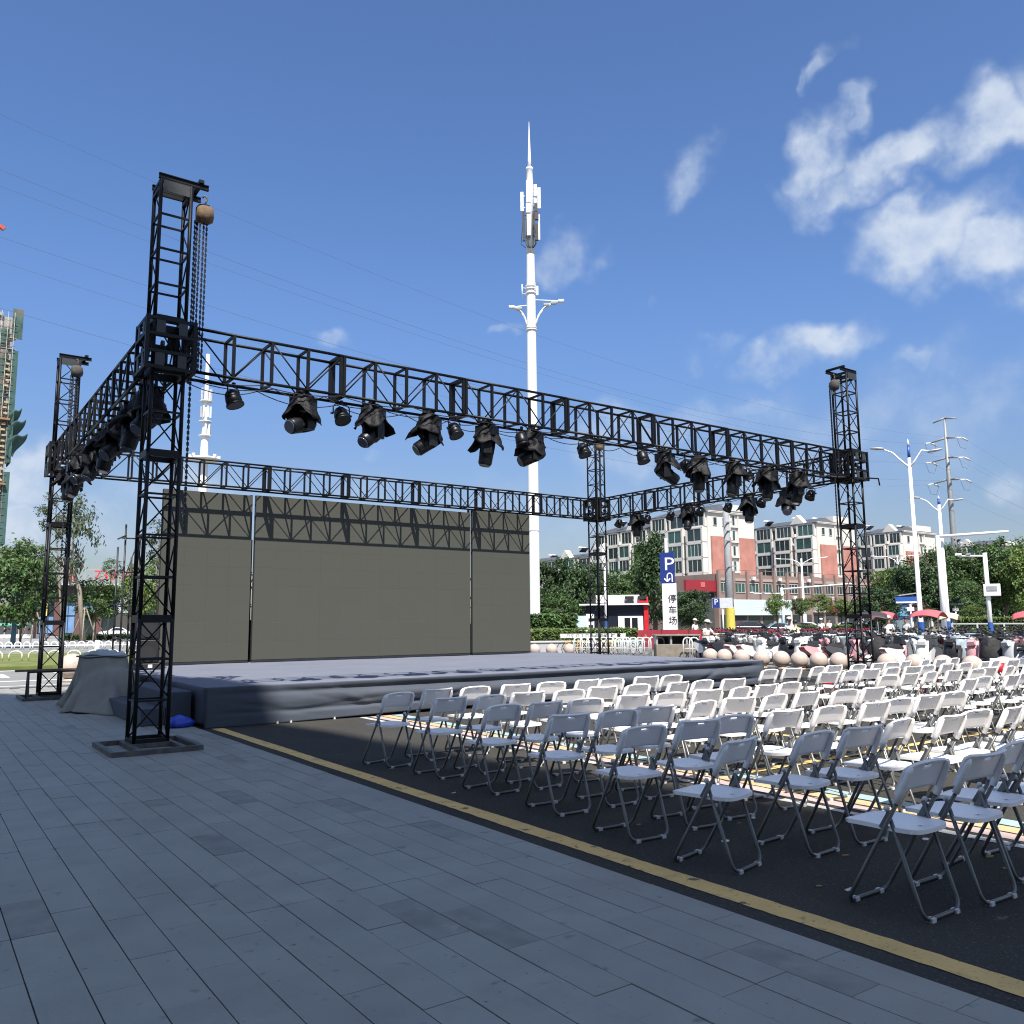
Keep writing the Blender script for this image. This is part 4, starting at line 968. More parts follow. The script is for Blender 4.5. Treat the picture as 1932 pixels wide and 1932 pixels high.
    tag(o, label, 'person')
    hc = Vector(L['head1']) + Vector((0, -.012, .035))
    hairm = MB()
    hairm.lathe([(.112 * math.sin(a), .12 * math.cos(a)) for a in [1.75, 1.5, 1.2, .9, .6, .3, .02]], 14, (hc.x, hc.y - .012, hc.z), rf=lambda t_, j: 1.0 + .03 * math.sin(5 * t_))
    hairm.build('hair', mat('hair_black', hair, .6), o)
    fc = MB(); fy = L['head1'][1]
    fc.ball((0, fy + .1, L['head1'][2] - .015), .016, 8, 6, (.8, 1, 1.4)); fc.build('nose', ms[0], o)
    ey = MB()
    for s_ in (-1, 1): ey.ball((s_ * .034, fy + .088, L['head1'][2] + .01), .012, 8, 6)
    ey.build('eyes', mat('eye_dark', (.02, .015, .012), .2), o)
    er = MB()
    for s_ in (-1, 1): er.ball((s_ * .1, fy, L['head1'][2] - .01), .026, 8, 6, (.4, .7, 1))
    er.build('ears', ms[0], o)
    MB().ball((0, fy + .088, L['head1'][2] - .055), .02, 8, 6, (1, .3, .25)).build('mouth', mat('lips', (.32, .14, .12), .5), o)
    if hat is not None:
        hm = MB().lathe([(.13, -.0), (.126, .05), (.10, .095), (.03, .115)], 16, (hc.x, hc.y - .01, hc.z + .03)).prism([(.05, .03), (.24, .02), (.24, .035), (.05, .045)], .17, c=(0, hc.y, hc.z))
        hm.build('cap', hat, o)
    return o
WS, DK = (.74, .74, .72), (.03, .032, .04)
def spot(u, d): P = at(u, d); return (P[0], P[1], GZ)
P = spot(1331, 35.5); scooter('white scooter ridden by the man in the white cap beside the grey counter', P[0], P[1], 2.9, 'white', None, None)
person('person in a white T-shirt and white cap sitting on a white scooter', P, 2.9, 'sit', WS, DK, hat=M_CAP)
P = spot(1503, 36.0); scooter('white scooter ridden by the person in cream near the middle of the lot', P[0], P[1], -.45, 'white', None, 0)
person('person in a cream shirt seen from behind, sitting on a scooter', P, -.45, 'sit', (.66, .60, .42), DK)
P = spot(1489, 39.5); person('person in a pale grey shirt bending over a scooter beside the cream shirt', P, 2.4, 'stand', (.55, .57, .6), DK, hat=M_CAP)
P = spot(1549, 62); person('person in a white shirt, left one of the pair by the green verge', P, 2.2, 'stand', WS, (.05, .05, .06), hat=M_CAP)
P = spot(1564, 62); person('person in a white shirt, right one of the pair by the green verge', P, 2.9, 'stand', WS, (.02, .02, .025))
P = spot(1675, 36.8); person('person in a white shirt standing among scooters under the dark umbrella', P, 2.0, 'stand', WS, DK, hat=M_CAP)
P = spot(1709, 38.2); person('person in a white shirt standing left of the big red sunshade', P, 1.2, 'stand', WS, DK)
P = spot(1311, 52); person('person in white standing behind the red barrier by the parking sign', P, 3.0, 'stand', WS, (.4, .05, .05), hat=M_CAP)
# ---------------------------------------------------------------- sunshades over trikes
def shade(label, u, d, w, zt, c, rz=.3):
    P = spot(u, d); t = thing('sunshade', label, 'sunshade', P, rz, 'sunshades over the parked scooters')
    def f(a, b):
        x = (a - .5) * w; y = (b - .5) * w * .8; return (x, y, zt - .26 * (2 * a - 1) ** 2 - .12 * (2 * b - 1) ** 2)
    MB().shell(f, 14, 8, .015).build('canopy', c, t)
    for s_ in (-1, 1): MB().tube([(s_ * w * .42, -.2, .5), (s_ * w * .42, -.2, zt - .2)], .014, 6).build('pole', M_GREY, t)
    MB().tube([(-w * .42, -.2, .5), (w * .42, -.2, .5)], .014, 6).build('pole', M_GREY, t)
    g_ = glass('clear_film', (.3, .3, .3)); 
    return t
M_RED = mat('faded_red_canopy', (.50, .10, .12), .7, 0, .08, 3); M_DRED = mat('dark_umbrella', (.045, .03, .035), .6)
shade('small faded red sunshade right of the right truss tower', 1669, 39, 1.2, 2.0, M_RED)
shade('large faded red sunshade before the blue street sign', 1752, 37, 1.5, 2.05, M_RED, .2)
shade('pink-red sunshade cut by the right edge of the picture', 1936, 36, 1.2, 1.93, M_RED)
shade('dark sunshade just right of the right truss tower', 1645, 37.2, 1.5, 2.0, M_DRED, .6)
shade('pale cream sunshade left of the second white street lamp', 1792, 43, 1.1, 1.95, mat('cream_canopy', (.6, .52, .36), .7))
P = spot(1716, 31.0)
def cov(u, v):
    a = 2 * PI * u; return ((.16 + .30 * v) * math.cos(a) * (1 + .08 * math.sin(7 * a) * v), (.2 + .72 * v) * math.sin(a) * (1 + .06 * math.sin(5 * a + 1) * v), 1.12 - .95 * v ** 1.4 + .05 * math.sin(4 * a) * v)
tag(MB().shell(cov, 30, 8, .008).build('scooter_cover', mat('white_cover_cloth', (.66, .65, .62), .8, 0, .1, 5), None, (P[0], P[1], GZ)), 'white cloth cover thrown over a scooter before the red sunshade', 'cover')
bpy.data.objects['scooter_cover'].rotation_euler = (0, 0, 1.9)
# ---------------------------------------------------------------- bicycles in the hoop rack
ringm = MB().tube([(0, .32 * math.cos(k * PI / 10), .33 + .32 * math.sin(k * PI / 10)) for k in range(20)], .018, 5, closed=True)
for k in range(6): ringm.tube([(0, .3 * math.cos(k * PI / 6), .33 + .3 * math.sin(k * PI / 6)), (0, -.3 * math.cos(k * PI / 6), .33 - .3 * math.sin(k * PI / 6))], .004, 3, caps=False)
ringm = ringm.mesh('wheel', M_RUB)
def bikem(c): return MB().tube([(0, -.5, .33), (0, -.08, .30), (0, -.2, .78)], .02, 6).tube([(0, -.08, .3), (0, .38, .68), (0, .35, .78)], .024, 6).tube([(0, -.5, .33), (0, -.18, .68), (0, .38, .66)], .017, 6).tube([(0, .36, .74), (0, .54, .33)], .018, 6).prism([(-.72, .62), (-.5, .68), (-.3, .64), (-.34, .61), (-.52, .64)], .06).mesh('frame', c)
M_BY = mat('bike_orange', (.68, .36, .03), .4); M_BW = mat('bike_white', (.72, .72, .7), .4); M_BB = mat('bike_teal', (.05, .4, .45), .4)
bkm = [bikem(M_BY), bikem(M_BW), bikem(M_BB)]
basketm = MB()
for a in (-1, 1): basketm.bar((a * .15, .44, .86), (a * .12, .46, 1.06), .012)
basketm.box((0, .55, .97), (.30, .24, .20), taper=1.15); basketm = basketm.mesh('basket', M_BW)
saddm = MB().prism([(-.34, .86), (-.32, .91), (-.1, .89), (-.04, .86)], .15).mesh('saddle', M_SEAT); hbm = MB().tube([(-.27, .24, 1.02), (-.2, .34, 1.03), (.2, .34, 1.03), (.27, .24, 1.02)], .014, 6).tube([(0, .35, .78), (0, .34, 1.03)], .016, 6).mesh('handlebar', M_DARK)
BK = 'shared bicycles standing in the hoop rack'
for i, (u, c) in enumerate(((1083, 0), (1092, 1), (1101, 2), (1110, 1), (1118, 0), (1127, 0), (1136, 1), (1146, 0), (1156, 2), (1168, 1), (1180, 1), (1196, 2))):
    P = spot(u, 41.2); t = thing('bicycle', f'{["orange", "white", "teal"][c]} shared bicycle in the hoop rack, {ORD[i + 1]} from the planter', 'bicycle', P, .9 + rs.uniform(-.2, .2), BK)
    link('frame', bkm[c], t); link('wheel', ringm, t, (0, .54, 0)); link('wheel', ringm, t, (0, -.5, 0)); link('saddle', saddm, t); link('handlebar', hbm, t); link('basket', basketm, t)
hoopm = MB().tube([(-.2, 0, 0), (-.2, 0, .72), (-.17, 0, .82), (-.1, 0, .88), (0, 0, .9), (.1, 0, .88), (.17, 0, .82), (.2, 0, .72), (.2, 0, 0)], .032, 7).mesh('hoop', M_WHITE2)
def hoops(label, u0, u1, d, n):
    A, B = Vector(spot(u0, d)), Vector(spot(u1, d)); t = thing('bike_rack', label, 'bike rack', A, math.atan2(B.y - A.y, B.x - A.x), 'white hoop racks')
    L = (B - A).length
    for k in range(n): link('hoop', hoopm, t, (L * (k + .5) / n, 0, 0))
    MB().tube([(0, 0, .42), (L, 0, .42)], .016, 6).build('rail', M_WHITE2, t)
hoops('white hoop rack full of shared bicycles by the planter', 1084, 1180, 40.2, 8)
hoops('white hoop rack to the left of the grey stone counter', 1162, 1250, 39, 7)
hoops('short white hoop rack to the right of the grey stone counter', 1290, 1314, 38, 2)
# grey stone counter / bin
P = spot(1275, 38.8); t = thing('stone_counter', 'grey-brown stone cabinet with a shelf opening behind the stage', 'cabinet', P, -.6)
M_STONE = mat('brown_stone', (.2, .175, .14), .8, 0, .2, 3, bump=.4, bscale=9)
MB().box((0, 0, .30), (2.0, .7, .6)).build('cabinet_base', M_STONE, t, bevel=.02); MB().box((0, 0, 1.0), (2.1, .8, .07)).build('counter_top', M_STONE, t, bevel=.015)
for x in (-.95, -.3, .42, .95): MB().box((x, .02, .78), (.08, .62, .37)).build('post', M_GREY, t)
MB().box((0, .3, .78), (1.9, .06, .36)).build('back_panel', M_DARK, t)
# red barrier boards behind the scooters
M_CRIM = mat('crimson_board', (.26, .018, .035), .6, 0, .1, 2)
A, B = Vector(spot(1196, 47)), Vector(spot(1640, 49.5)); L = (B - A).length; n = 9
YL = mat('faded_yellow_print', (.6, .42, .12), .6)
t = thing('banner_barrier', 'long crimson barrier of boards behind the parked scooters', 'barrier', A, math.atan2(B.y - A.y, B.x - A.x))
for k in range(n):
    MB().box((L * (k + .5) / n, 0, .66), (L / n - .05, .04, 1.02)).build('board', M_CRIM, t)
    MB().bar((L * k / n, .03, 0), (L * k / n, .03, 1.2), .06).build('post', M_DARK, t)
    pr_ = MB()
    for j in range(4):                    # faded print, too worn to read
        cx = L * (k + .5) / n + (j - 1.5) * .38
        for q in range(5):
            a_ = rs.uniform(0, PI); x_, z_ = cx + rs.uniform(-.09, .09), .78 + rs.uniform(-.09, .09); l_ = rs.uniform(.03, .09)
            pr_.bar((x_ - math.cos(a_) * l_, -.024 - q * .001, z_ - math.sin(a_) * l_), (x_ + math.cos(a_) * l_, -.024 - q * .001, z_ + math.sin(a_) * l_), .028, .008, up=(0, 1, 0))
    pr_.build('faded_print', YL, t)
# ================================================================== masts, lamps, pylon, signs
def zf(P, v): return zfor(P, v)
# the tall white telecom mast
P = at(1009, 60); Z = lambda v: zf(P, v)
t = thing('telecom_mast', 'tall white telecom mast with antenna cluster and needle top behind the stage', 'mast', (P[0], P[1], GZ)); face = math.atan2(-P[0], P[1])
t.rotation_euler = (0, 0, face)                # local -y looks to the camera side
pr = [(.40, 0), (.395, Z(1000)), (.375, Z(800)), (.345, Z(620)), (.335, Z(540)), (.30, Z(480))]
MB().lathe(pr, 20, caps=False).build('pole', M_WHITE, t)
MB().lathe([(.30, Z(480)), (.26, Z(345)), (.25, Z(320)), (.27, Z(319.5)), (.27, Z(316)), (.05, Z(315.5))], 20).build('upper_pole', M_WHITE, t)
MB().lathe([(.15, Z(318)), (.13, Z(300)), (.02, Z(231)), (.004, Z(228))], 12).build('needle', M_WHITE, t)
for v in (1000, 800, 618, 622, 540, 553, 545): MB().lathe([(.40, -.05), (.42, -.04), (.42, .04), (.40, .05)], 20, (0, 0, Z(v))).build('collar', M_WHITE2, t)
M_ANT = mat('antenna_cover', (.66, .66, .65), .5); M_CAB = mat('cable_black', (.02, .02, .02), .6)
def panel(x, y, v0, v1, w=.24, dp=.14, m=M_ANT, nm='antenna_panel'):
    z0, z1 = Z(v1), Z(v0)
    o = MB().box((x, y, (z0 + z1) / 2), (w, dp, z1 - z0)).bar((x, y, z0 + .3), (0, 0, z0 + .35), .05).bar((x, y, z1 - .3), (0, 0, z1 - .3), .05).build(nm, m, t)
panel(-.60, -.05, 362, 398); panel(.70, -.1, 355, 394); panel(.42, .2, 345, 380); panel(-.10, -.42, 345, 386, .34); panel(-.12, -.42, 388, 405, .36)
panel(-.10, -.42, 408, 448, .30, .16); panel(-.5, .2, 404, 450, .16); panel(.68, 0, 404, 452, .14); panel(.5, -.2, 402, 416, .28, .24, M_DARK, 'radio_unit'); panel(.48, -.2, 425, 455, .26, .22, M_DARK, 'radio_unit'); panel(-.48, -.15, 400, 455, .2, .2, M_DARK, 'radio_unit'); panel(.46, -.15, 385, 400, .22, .2, M_DARK, 'radio_unit')
rm = random.Random(6)
for k in range(9):
    a = rm.uniform(-1, 1); MB().tube([(a * .5, -.25, Z(400)), (a * .62, -.3, Z(440)), (a * .7, -.25, Z(462)), (a * .35, -.3, Z(470))], .025, 5).build('feeder_cable', M_CAB, t)
MB().tube([(-.66, -.1, Z(536)), (-.66, -.1, Z(560))], .04, 6).tube([(-.66, -.1, Z(543)), (0, 0, Z(543))], .03, 6).tube([(-.66, -.1, Z(554)), (0, 0, Z(554))], .03, 6).build('side_bracket', M_WHITE2, t)
panel(.46, -.1, 540, 557, .2, .14); panel(.3, -.25, 534, 550, .12, .1, M_GREY)
for s_, vt, vb, ext in ((-1, 578, 615, 1.55), (1, 568, 615, 2.35)):
    for off in (-.22, .22):
        pts = [(s_ * (.35 + (ext - .35) * (1 - math.cos(k / 8 * PI / 2))), off * (1 - k / 16), Z(vb) + (Z(vt) - Z(vb)) * math.sin(k / 8 * PI / 2)) for k in range(9)]
        MB().tube(pts, .045, 6).build('lamp_arm', M_WHITE2, t)
    MB().tube([(s_ * .3, 0, Z(vt - 3)), (s_ * ext, 0, Z(vt))], .045, 6).build('lamp_arm', M_WHITE2, t)
    for k in range(3 if s_ > 0 else 2):
        x = s_ * (ext - .1 - k * .55); MB().box((x, -.1, Z(vt) - .14 * k), (.42, .3, .13)).box((x, -.1, Z(vt) - .14 * k - .09), (.36, .26, .05)).build('floodlight', M_ANT if k == 0 else M_GREY, t)
# the second, farther mast
P = at(372, 112); t = thing('telecom_mast', 'white telecom mast farther away, seen between the nearest tower and the left lamps', 'mast', (P[0], P[1], GZ)); t.rotation_euler = (0, 0, math.atan2(-P[0], P[1]))
MB().lathe([(.62, 0), (.60, Z(960)), (.55, Z(862)), (.46, Z(820)), (.32, Z(800)), (.27, Z(700)), (.24, Z(668)), (.05, Z(667.5))], 18).build('pole', M_WHITE, t)
for k in range(14):
    a = k * 2.4; v0 = 730 + (k % 3) * 34; z1, z0 = Z(v0), Z(v0 + 26); MB().box((.62 * math.cos(a), .62 * math.sin(a), (z0 + z1) / 2), (.24, .24, (z1 - z0) * .8)).build('antenna_panel', M_ANT if k % 4 else M_GREY, t)
for v in (757, 795, 822): MB().lathe([(.5, -.08), (.85, -.06), (.85, .06), (.5, .08)], 14, (0, 0, Z(v))).build('antenna_ring', M_ANT, t)
MB().lathe([(.6, -.1), (2.0, 0), (2.1, .3), (2.0, .3), (.6, .1)], 20, (0, 0, Z(868))).build('maintenance_ring', M_WHITE2, t)
for k in range(8):
    a = k * PI / 4; MB().box((1.9 * math.cos(a), 1.9 * math.sin(a), Z(861)), (.4, .4, .35)).build('floodlight', M_ANT, t)
# ---------------------------------------------------------------- street lamps
M_BLUE = mat('blue_enamel', (.03, .10, .36), .4)
def street_lamp(label, u, d, vtop, varm, arm, r0_, base_v=None, style=0, rz=None, group='white street lamps along the road'):
    P = at(u, d); zt, za = zf(P, vtop), zf(P, varm); t = thing('street_lamp', label, 'street lamp', (P[0], P[1], GZ), 0, group); t.rotation_euler = (0, 0, math.atan2(-P[0], P[1]) if rz is None else rz)
    MB().lathe([(r0_ * 1.25, 0), (r0_ * 1.2, .9), (r0_, 1.0), (r0_ * .62, za)], 12).build('pole', M_WHITE, t)
    MB().lathe([(r0_ * 1.27, .12), (r0_ * 1.24, 1.5)], 12, caps=False).build('blue_sleeve', M_BLUE, t)
    if style == 0:
        MB().lathe([(r0_ * .62, za), (r0_ * .5, za + (zt - za) * .62)], 10).build('blue_collar', M_BLUE, t)
        MB().lathe([(r0_ * .62, za + (zt - za) * .62), (.004, zt)], 10).build('finial', M_WHITE, t)
    for s_ in (-1, 1):
        e = arm[0] if s_ < 0 else arm[1]
        if not e: continue
        if style == 0:
            pts = [(0, 0, za - .55), (s_ * e * .25, -.05, za - .2), (s_ * e * .6, -.05, za + .35), (s_ * e, -.05, za + .62 if s_ < 0 else za + .25)]
        else:
            pts = [(0, 0, za - 1.2), (s_ * e * .12, 0, za - .5), (s_ * e * .45, 0, za - .06), (s_ * e, 0, za + .02)]
        a_ = MB().tube(pts, [.06, .05, .045, .04], 7).build('lamp_arm', M_WHITE, t)
        x, z = pts[-1][0], pts[-1][2]
        MB().lathe([(.02, -.42), (.13, -.3), (.16, .0), (.1, .3), (.03, .36)], 10, (x + s_ * .2, -.05, z + .02), Matrix.Rotation(s_ * 1.45, 3, 'Y') @ Matrix.Diagonal((.5, 1, 1))).build('lamp_head', M_GREY if style == 0 else M_WHITE2, a_)
    return t
street_lamp('white street lamp with upswept twin arms beside the right tower', 1737, 44, 826, 862, (1.35, 1.05), .128)
street_lamp('second white street lamp, thicker and farther, right of the first', 1788, 60, 934, 951, (1.35, 1.05), .165)
street_lamp('slim grey street lamp with curved twin arms before the podium', 1518, 105, 1050, 1053, (2.6, 2.6), .16, style=1)
street_lamp('slim white street lamp with a curved arm before the third apartment block', 1701, 100, 1046, 1048, (2.4, 2.2), .14, style=1)
# gantry arm on the second lamp's place, camera poles, grey pole
P = at(1789, 59.4); z = zf(P, 1008); t = thing('signal_gantry', 'white pole with a long bare horizontal arm behind the second street lamp', 'signal gantry', (P[0] + .1, P[1] + .35, GZ)); t.rotation_euler = (0, 0, math.atan2(-P[0], P[1]))
MB().lathe([(.19, 0), (.14, z)], 12).build('pole', M_WHITE, t); MB().tube([(0, 0, z - .1), (4.4, 0, z + .05)], [.13, .08], 8).build('arm', M_WHITE, t)
def camera_pole(label, u, d, v, x1, box_v, lw=.13):
    P = at(u, d); z = zf(P, v); t = thing('camera_pole', label, 'camera pole', (P[0], P[1], GZ), 0, 'traffic camera poles'); t.rotation_euler = (0, 0, math.atan2(-P[0], P[1]))
    MB().lathe([(lw * 1.1, 0), (lw, z + .15)], 10).build('pole', M_WHITE, t); MB().tube([(0, 0, z - .05), (x1, 0, z)], .065, 8).build('arm', M_WHITE, t)
    MB().box((x1 * .98, -.05, z + .12), (.4, .25, .14)).build('camera', M_WHITE2, t); MB().box((x1 * .6, -.05, z + .12), (.25, .2, .12)).build('camera', M_GREY, t)
    if box_v: zz = zf(P, box_v); MB().box((.25, -.1, zz), (1.0, .4, .8)).build('control_box', M_WHITE2, t, bevel=.03); MB().box((.25, -.32, zz + .1), (.6, .03, .3)).build('box_window', M_GREY, t)
    MB().lathe([(lw * 1.25, .1), (lw * 1.2, 1.4)], 10, caps=False).build('blue_sleeve', M_BLUE, t)
camera_pole('white camera pole with a control box before the trees on the right', 1868, 56, 1046, -1.6, 1112)
camera_pole('white traffic camera pole with a long arm before the podium', 1479, 95, 1118, -3.4, None, .14)
P = at(1478, 94.5); t = thing('signal_gantry', 'long white signal arm slanting right before the grey podium', 'signal gantry', (P[0], P[1], GZ)); t.rotation_euler = (0, 0, math.atan2(-P[0], P[1]))
MB().lathe([(.17, 0), (.15, zf(P, 1108))], 10).build('pole', M_WHITE, t); MB().tube([(0, 0, zf(P, 1111)), (7.6, -.4, zf(P, 1103))], [.12, .07], 8).build('arm', M_WHITE, t)
P = at(1378, 75); z = zf(P, 952); t = thing('utility_pole', 'thick grey utility pole with a yellow foot before the red brick building', 'utility pole', (P[0], P[1], GZ))
MB().lathe([(.42, 0), (.30, z * .55), (.24, z)], 14).build('pole', mat('grey_concrete', (.27, .28, .29), .8, 0, .12, 3, bump=.3, bscale=12), t)
MB().lathe([(.435, .25), (.40, 2.9)], 14, caps=False).build('yellow_band', mat('yellow_wrap', (.55, .46, .08), .6), t)
for v, w in ((1068, 1.3), (1020, .9), (1001, 1.5), (985, .9)):
    zz = zf(P, v); MB().bar((-w * .5, -.3, zz), (w * .6, -.3, zz + .05), .09).build('crossarm', M_GREY, t)
# pylon with crossarms and the lines it carries
P = at(1811, 225); zt = zf(P, 787); t = thing('power_pylon', 'slender grey steel power pylon with four crossarms on the right', 'pylon', (P[0], P[1], 0)); M_PYL = mat('pylon_zinc', (.27, .28, .28), .55, .3, .1, 1)
MB().lathe([(.78, 0), (.72, zf(P, 1005)), (.60, zf(P, 915)), (.25, zt)], 12).build('shaft', M_PYL, t)
tips = []
for v, hw, sl in ((792, 3.3, .6), (829, 4.4, 1.0), (866, 4.6, .9), (907, 4.5, .7)):
    z = zf(P, v); a_ = MB().tube([(0, -hw, z - .3), (0, 0, z + .45)], [.16, .32], 6).tube([(0, hw, z - .3), (0, 0, z + .45)], [.16, .32], 6).build('crossarm', M_PYL, t)
    if v > 800:
        for s_ in (-1, 1):
            for dx in (-1, 1):
                for k in (0, 1): MB().tube([(dx * .3, s_ * (hw - .25 * k), z - .3), (dx * 3.0, s_ * (hw - .25 * k), z - .75)], .17, 6).build('insulator', M_WHITE2, a_)
            MB().tube([(-3.0, s_ * hw, z - .75), (-1.4, s_ * hw, z - 3.2), (1.4, s_ * hw, z - 3.2), (3.0, s_ * hw, z - .75)], .04, 4).build('jumper_wire', M_DARK, a_)
            tips.append((v, s_, (P[0] - 3, P[1] + s_ * hw, z - .75), (P[0] + 3, P[1] + s_ * hw, z - .75)))
M_WIRE = mat('line_wire', (.10, .11, .13), .5)
cf = {829: (-.1146, .0006), 866: (-.1078, .00052), 907: (-.125, .00055)}
nm = {829: 'upper', 866: 'middle', 907: 'lower'}
for v, s_, a, b in tips:
    b1, c1 = cf[v]
    for end, dx, L, lab in ((a, -1, 330, 'leftwards over the stage'), (b, 1, 260, 'rightwards')):
        az = math.radians(-93 if dx < 0 else 82); D = Vector((math.sin(az), math.cos(az), 0)); pts = []
        k = 1 if s_ > 0 or dx > 0 else .93
        for i in range(37):
            s = L * i / 36
            pts.append(Vector(end) + D * s + Vector((0, 0, (b1 * k if dx < 0 else -.10) * s + (c1 if dx < 0 else .0004) * s * s)))
        tag(MB().tube(pts, .019 if s_ > 0 else .014, 4).build('power_line', M_WIRE), f'power line from the {nm[v]} {"far" if s_ > 0 else "near"} arm of the pylon {lab}', 'power line', 'power lines of the pylon')
# ---------------------------------------------------------------- writing
def text_mesh(body, size, m, name='lettering', depth=.01, align='CENTER'):
    c = bpy.data.curves.new(name, 'FONT'); c.body = body; c.size = size; c.extrude = depth; c.align_x = align; c.align_y = 'CENTER'; c.resolution_u = 3
    o = bpy.data.objects.new(name, c); col.objects.link(o); dg = bpy.context.evaluated_depsgraph_get(); dg.update()
    me = bpy.data.meshes.new_from_object(o.evaluated_get(dg)); bpy.data.objects.remove(o); me.materials.clear(); me.materials.append(m); return me
M_INK = mat('sign_ink', (.015, .015, .017), .5); M_NAVY = mat('navy_sign', (.012, .03, .19), .45); M_LW = mat('white_lettering', (.8, .8, .8), .5)
P = at(1263, 48); t = thing('parking_sign', 'tall white parking pillar with a blue top, a white P and a turn arrow', 'sign', (P[0], P[1], GZ)); t.rotation_euler = (0, 0, math.atan2(-P[0], P[1]) - .12)
zb, zm, zt = zf(P, 1190), zf(P, 1099), zf(P, 1041)
MB().box((.06, 0, (zm) / 2), (.80, .3, zm)).build('white_panel', M_WHITE2, t); MB().box((-.02, 0, (zm + zt) / 2), (.80, .32, zt - zm - .01)).build('blue_panel', M_NAVY, t)
MB().box((-.05, .05, zt + .42), (.16, .16, .85)).build('post', M_WHITE2, t)
pm_ = text_mesh('P', 1.05, M_LW); link('letter', pm_, t, (.10, -.17, zf(P, 1064)), (PI / 2, 0, 0), (1.15, 1, 1))
zc = zf(P, 1088); arr = MB()
pts = [(.26, -.18, zc - .26), (.26, -.18, zc + .08)] + [(.12 + .14 * math.cos(k * PI / 8), -.18, zc + .08 + .16 * math.sin(k * PI / 8)) for k in range(1, 8)] + [(-.02, -.18, zc + .08), (-.02, -.18, zc - .16)]
for a, b in zip(pts, pts[1:]): arr.bar(a, b, .065, .02, up=(0, 1, 0))
arr.bar((-.02, -.18, zc - .24), (-.19, -.18, zc - .06), .075, .02, up=(0, 1, 0)); arr.bar((-.02, -.18, zc - .24), (.15, -.18, zc - .06), .075, .02, up=(0, 1, 0)); arr.build('arrow', M_LW, t)
for ch, v in (('停', 1129), ('车', 1150), ('场', 1170)):
    link('letter', text_mesh(ch, .5, M_INK), t, (.22, -.16, zf(P, v)), (PI / 2, 0, 0))
# small blue P board by the grey pole
P = at(1362, 72); t = thing('parking_board', 'small white board with a blue P on a pole before the white billboard', 'sign', (P[0], P[1], GZ)); t.rotation_euler = (0, 0, math.atan2(-P[0], P[1]))
z0, z1 = zf(P, 1146), zf(P, 1127); MB().tube([(.1, 0, 0), (.1, 0, z1)], .07, 8).build('pole', M_WHITE, t); MB().box((.1, -.08, (z0 + z1) / 2), (1.7, .06, z1 - z0)).build('board', mat('pale_board', (.5, .52, .54), .5), t)
MB().box((-.42, -.12, (z0 + z1) / 2), (.6, .03, z1 - z0 - .06)).build('blue_panel', M_NAVY, t); link('letter', text_mesh('P', .66, M_LW), t, (-.42, -.14, (z0 + z1) / 2 + .06), (PI / 2, 0, 0))
# bus shelter board and blue street-name signs
P = at(1703, 88); t = thing('bus_shelter', 'blue advertising bus shelter behind the scooters on the right', 'shelter', (P[0], P[1], GZ)); t.rotation_euler = (0, 0, math.atan2(-P[0], P[1]) + .2)
z1 = zf(P, 1116); MB().box((0, 0, z1 * .62), (2.5, .3, z1 * .55)).build('blue_panel', mat('shelter_blue', (.02, .07, .17), .4), t); MB().box((-.05, -.17, z1 * .55), (1.7, .03, .9)).build('poster', mat('poster_teal', (.10, .28, .42), .5, 0, .5, 1.4, spots=(.4, .45, .5), spot_scale=2), t)
MB().box((-.2, -.17, z1 * .22), (2.0, .06, 1.2)).build('lower_panel', mat('glass_panel', (.16, .21, .23), .2), t); MB().box((.1, -.2, z1 * .93), (2.9, 1.2, .12), Matrix.Rotation(-.12, 3, 'Y')).build('roof', M_GREY, t); MB().box((1.1, -.1, z1 * .8), (.5, .3, .8)).build('white_panel', M_WHITE2, t)
for x in (-1.15, 1.15): MB().bar((x, 0, 0), (x, 0, z1 * .9), .12).build('post', M_GREY, t)
for u, d, v, w, lab in ((1717, 66, 1131, 1.9, 'blue street-name sign on a white post right of the bus shelter'), (1802, 80, 1135, 1.8, 'small blue street-name sign right of the second street lamp')):
    P = at(u, d); z = zf(P, v); t = thing('street_sign', lab, 'sign', (P[0], P[1], GZ), 0, 'blue street-name signs'); t.rotation_euler = (0, 0, math.atan2(-P[0], P[1]))
    MB().tube([(.1, .05, 0), (.1, .05, z)], .07, 8).build('post', M_WHITE, t); MB().box((0, 0, z), (w, .08, .52)).build('blue_board', M_BLUE, t); MB().box((0, -.05, z - .17), (w * .96, .02, .12)).build('white_strip', M_LW, t); MB().box((.1, 0, z - .7), (.5, .07, .3)).build('lower_board', M_WHITE2, t)
# ---------------------------------------------------------------- roadside railing on the right
A, B = Vector((*at(1795, 66), GZ)), Vector((*at(1985, 60), GZ)); L = (B - A).length
t = thing('road_railing', 'white-topped black roadside railing behind the scooters on the right', 'railing', A, math.atan2(B.y - A.y, B.x - A.x))
MB().bar((0, 0, 1.28), (L, 0, 1.28), .07, .1).build('top_rail', M_WHITE2, t); MB().bar((0, 0, .2), (L, 0, .2), .05).build('bottom_rail', M_GREY, t)
bm1 = MB().bar((0, 0, .1), (0, 0, 1.25), .035).mesh('baluster', M_DARK); bm2 = MB().bar((0, 0, 0), (0, 0, 1.3), .09).mesh('post', M_WHITE2)
for k in range(int(L / .22)): link('baluster' if k % 9 else 'post', bm1 if k % 9 else bm2, t, (k * .22, 0, 0))
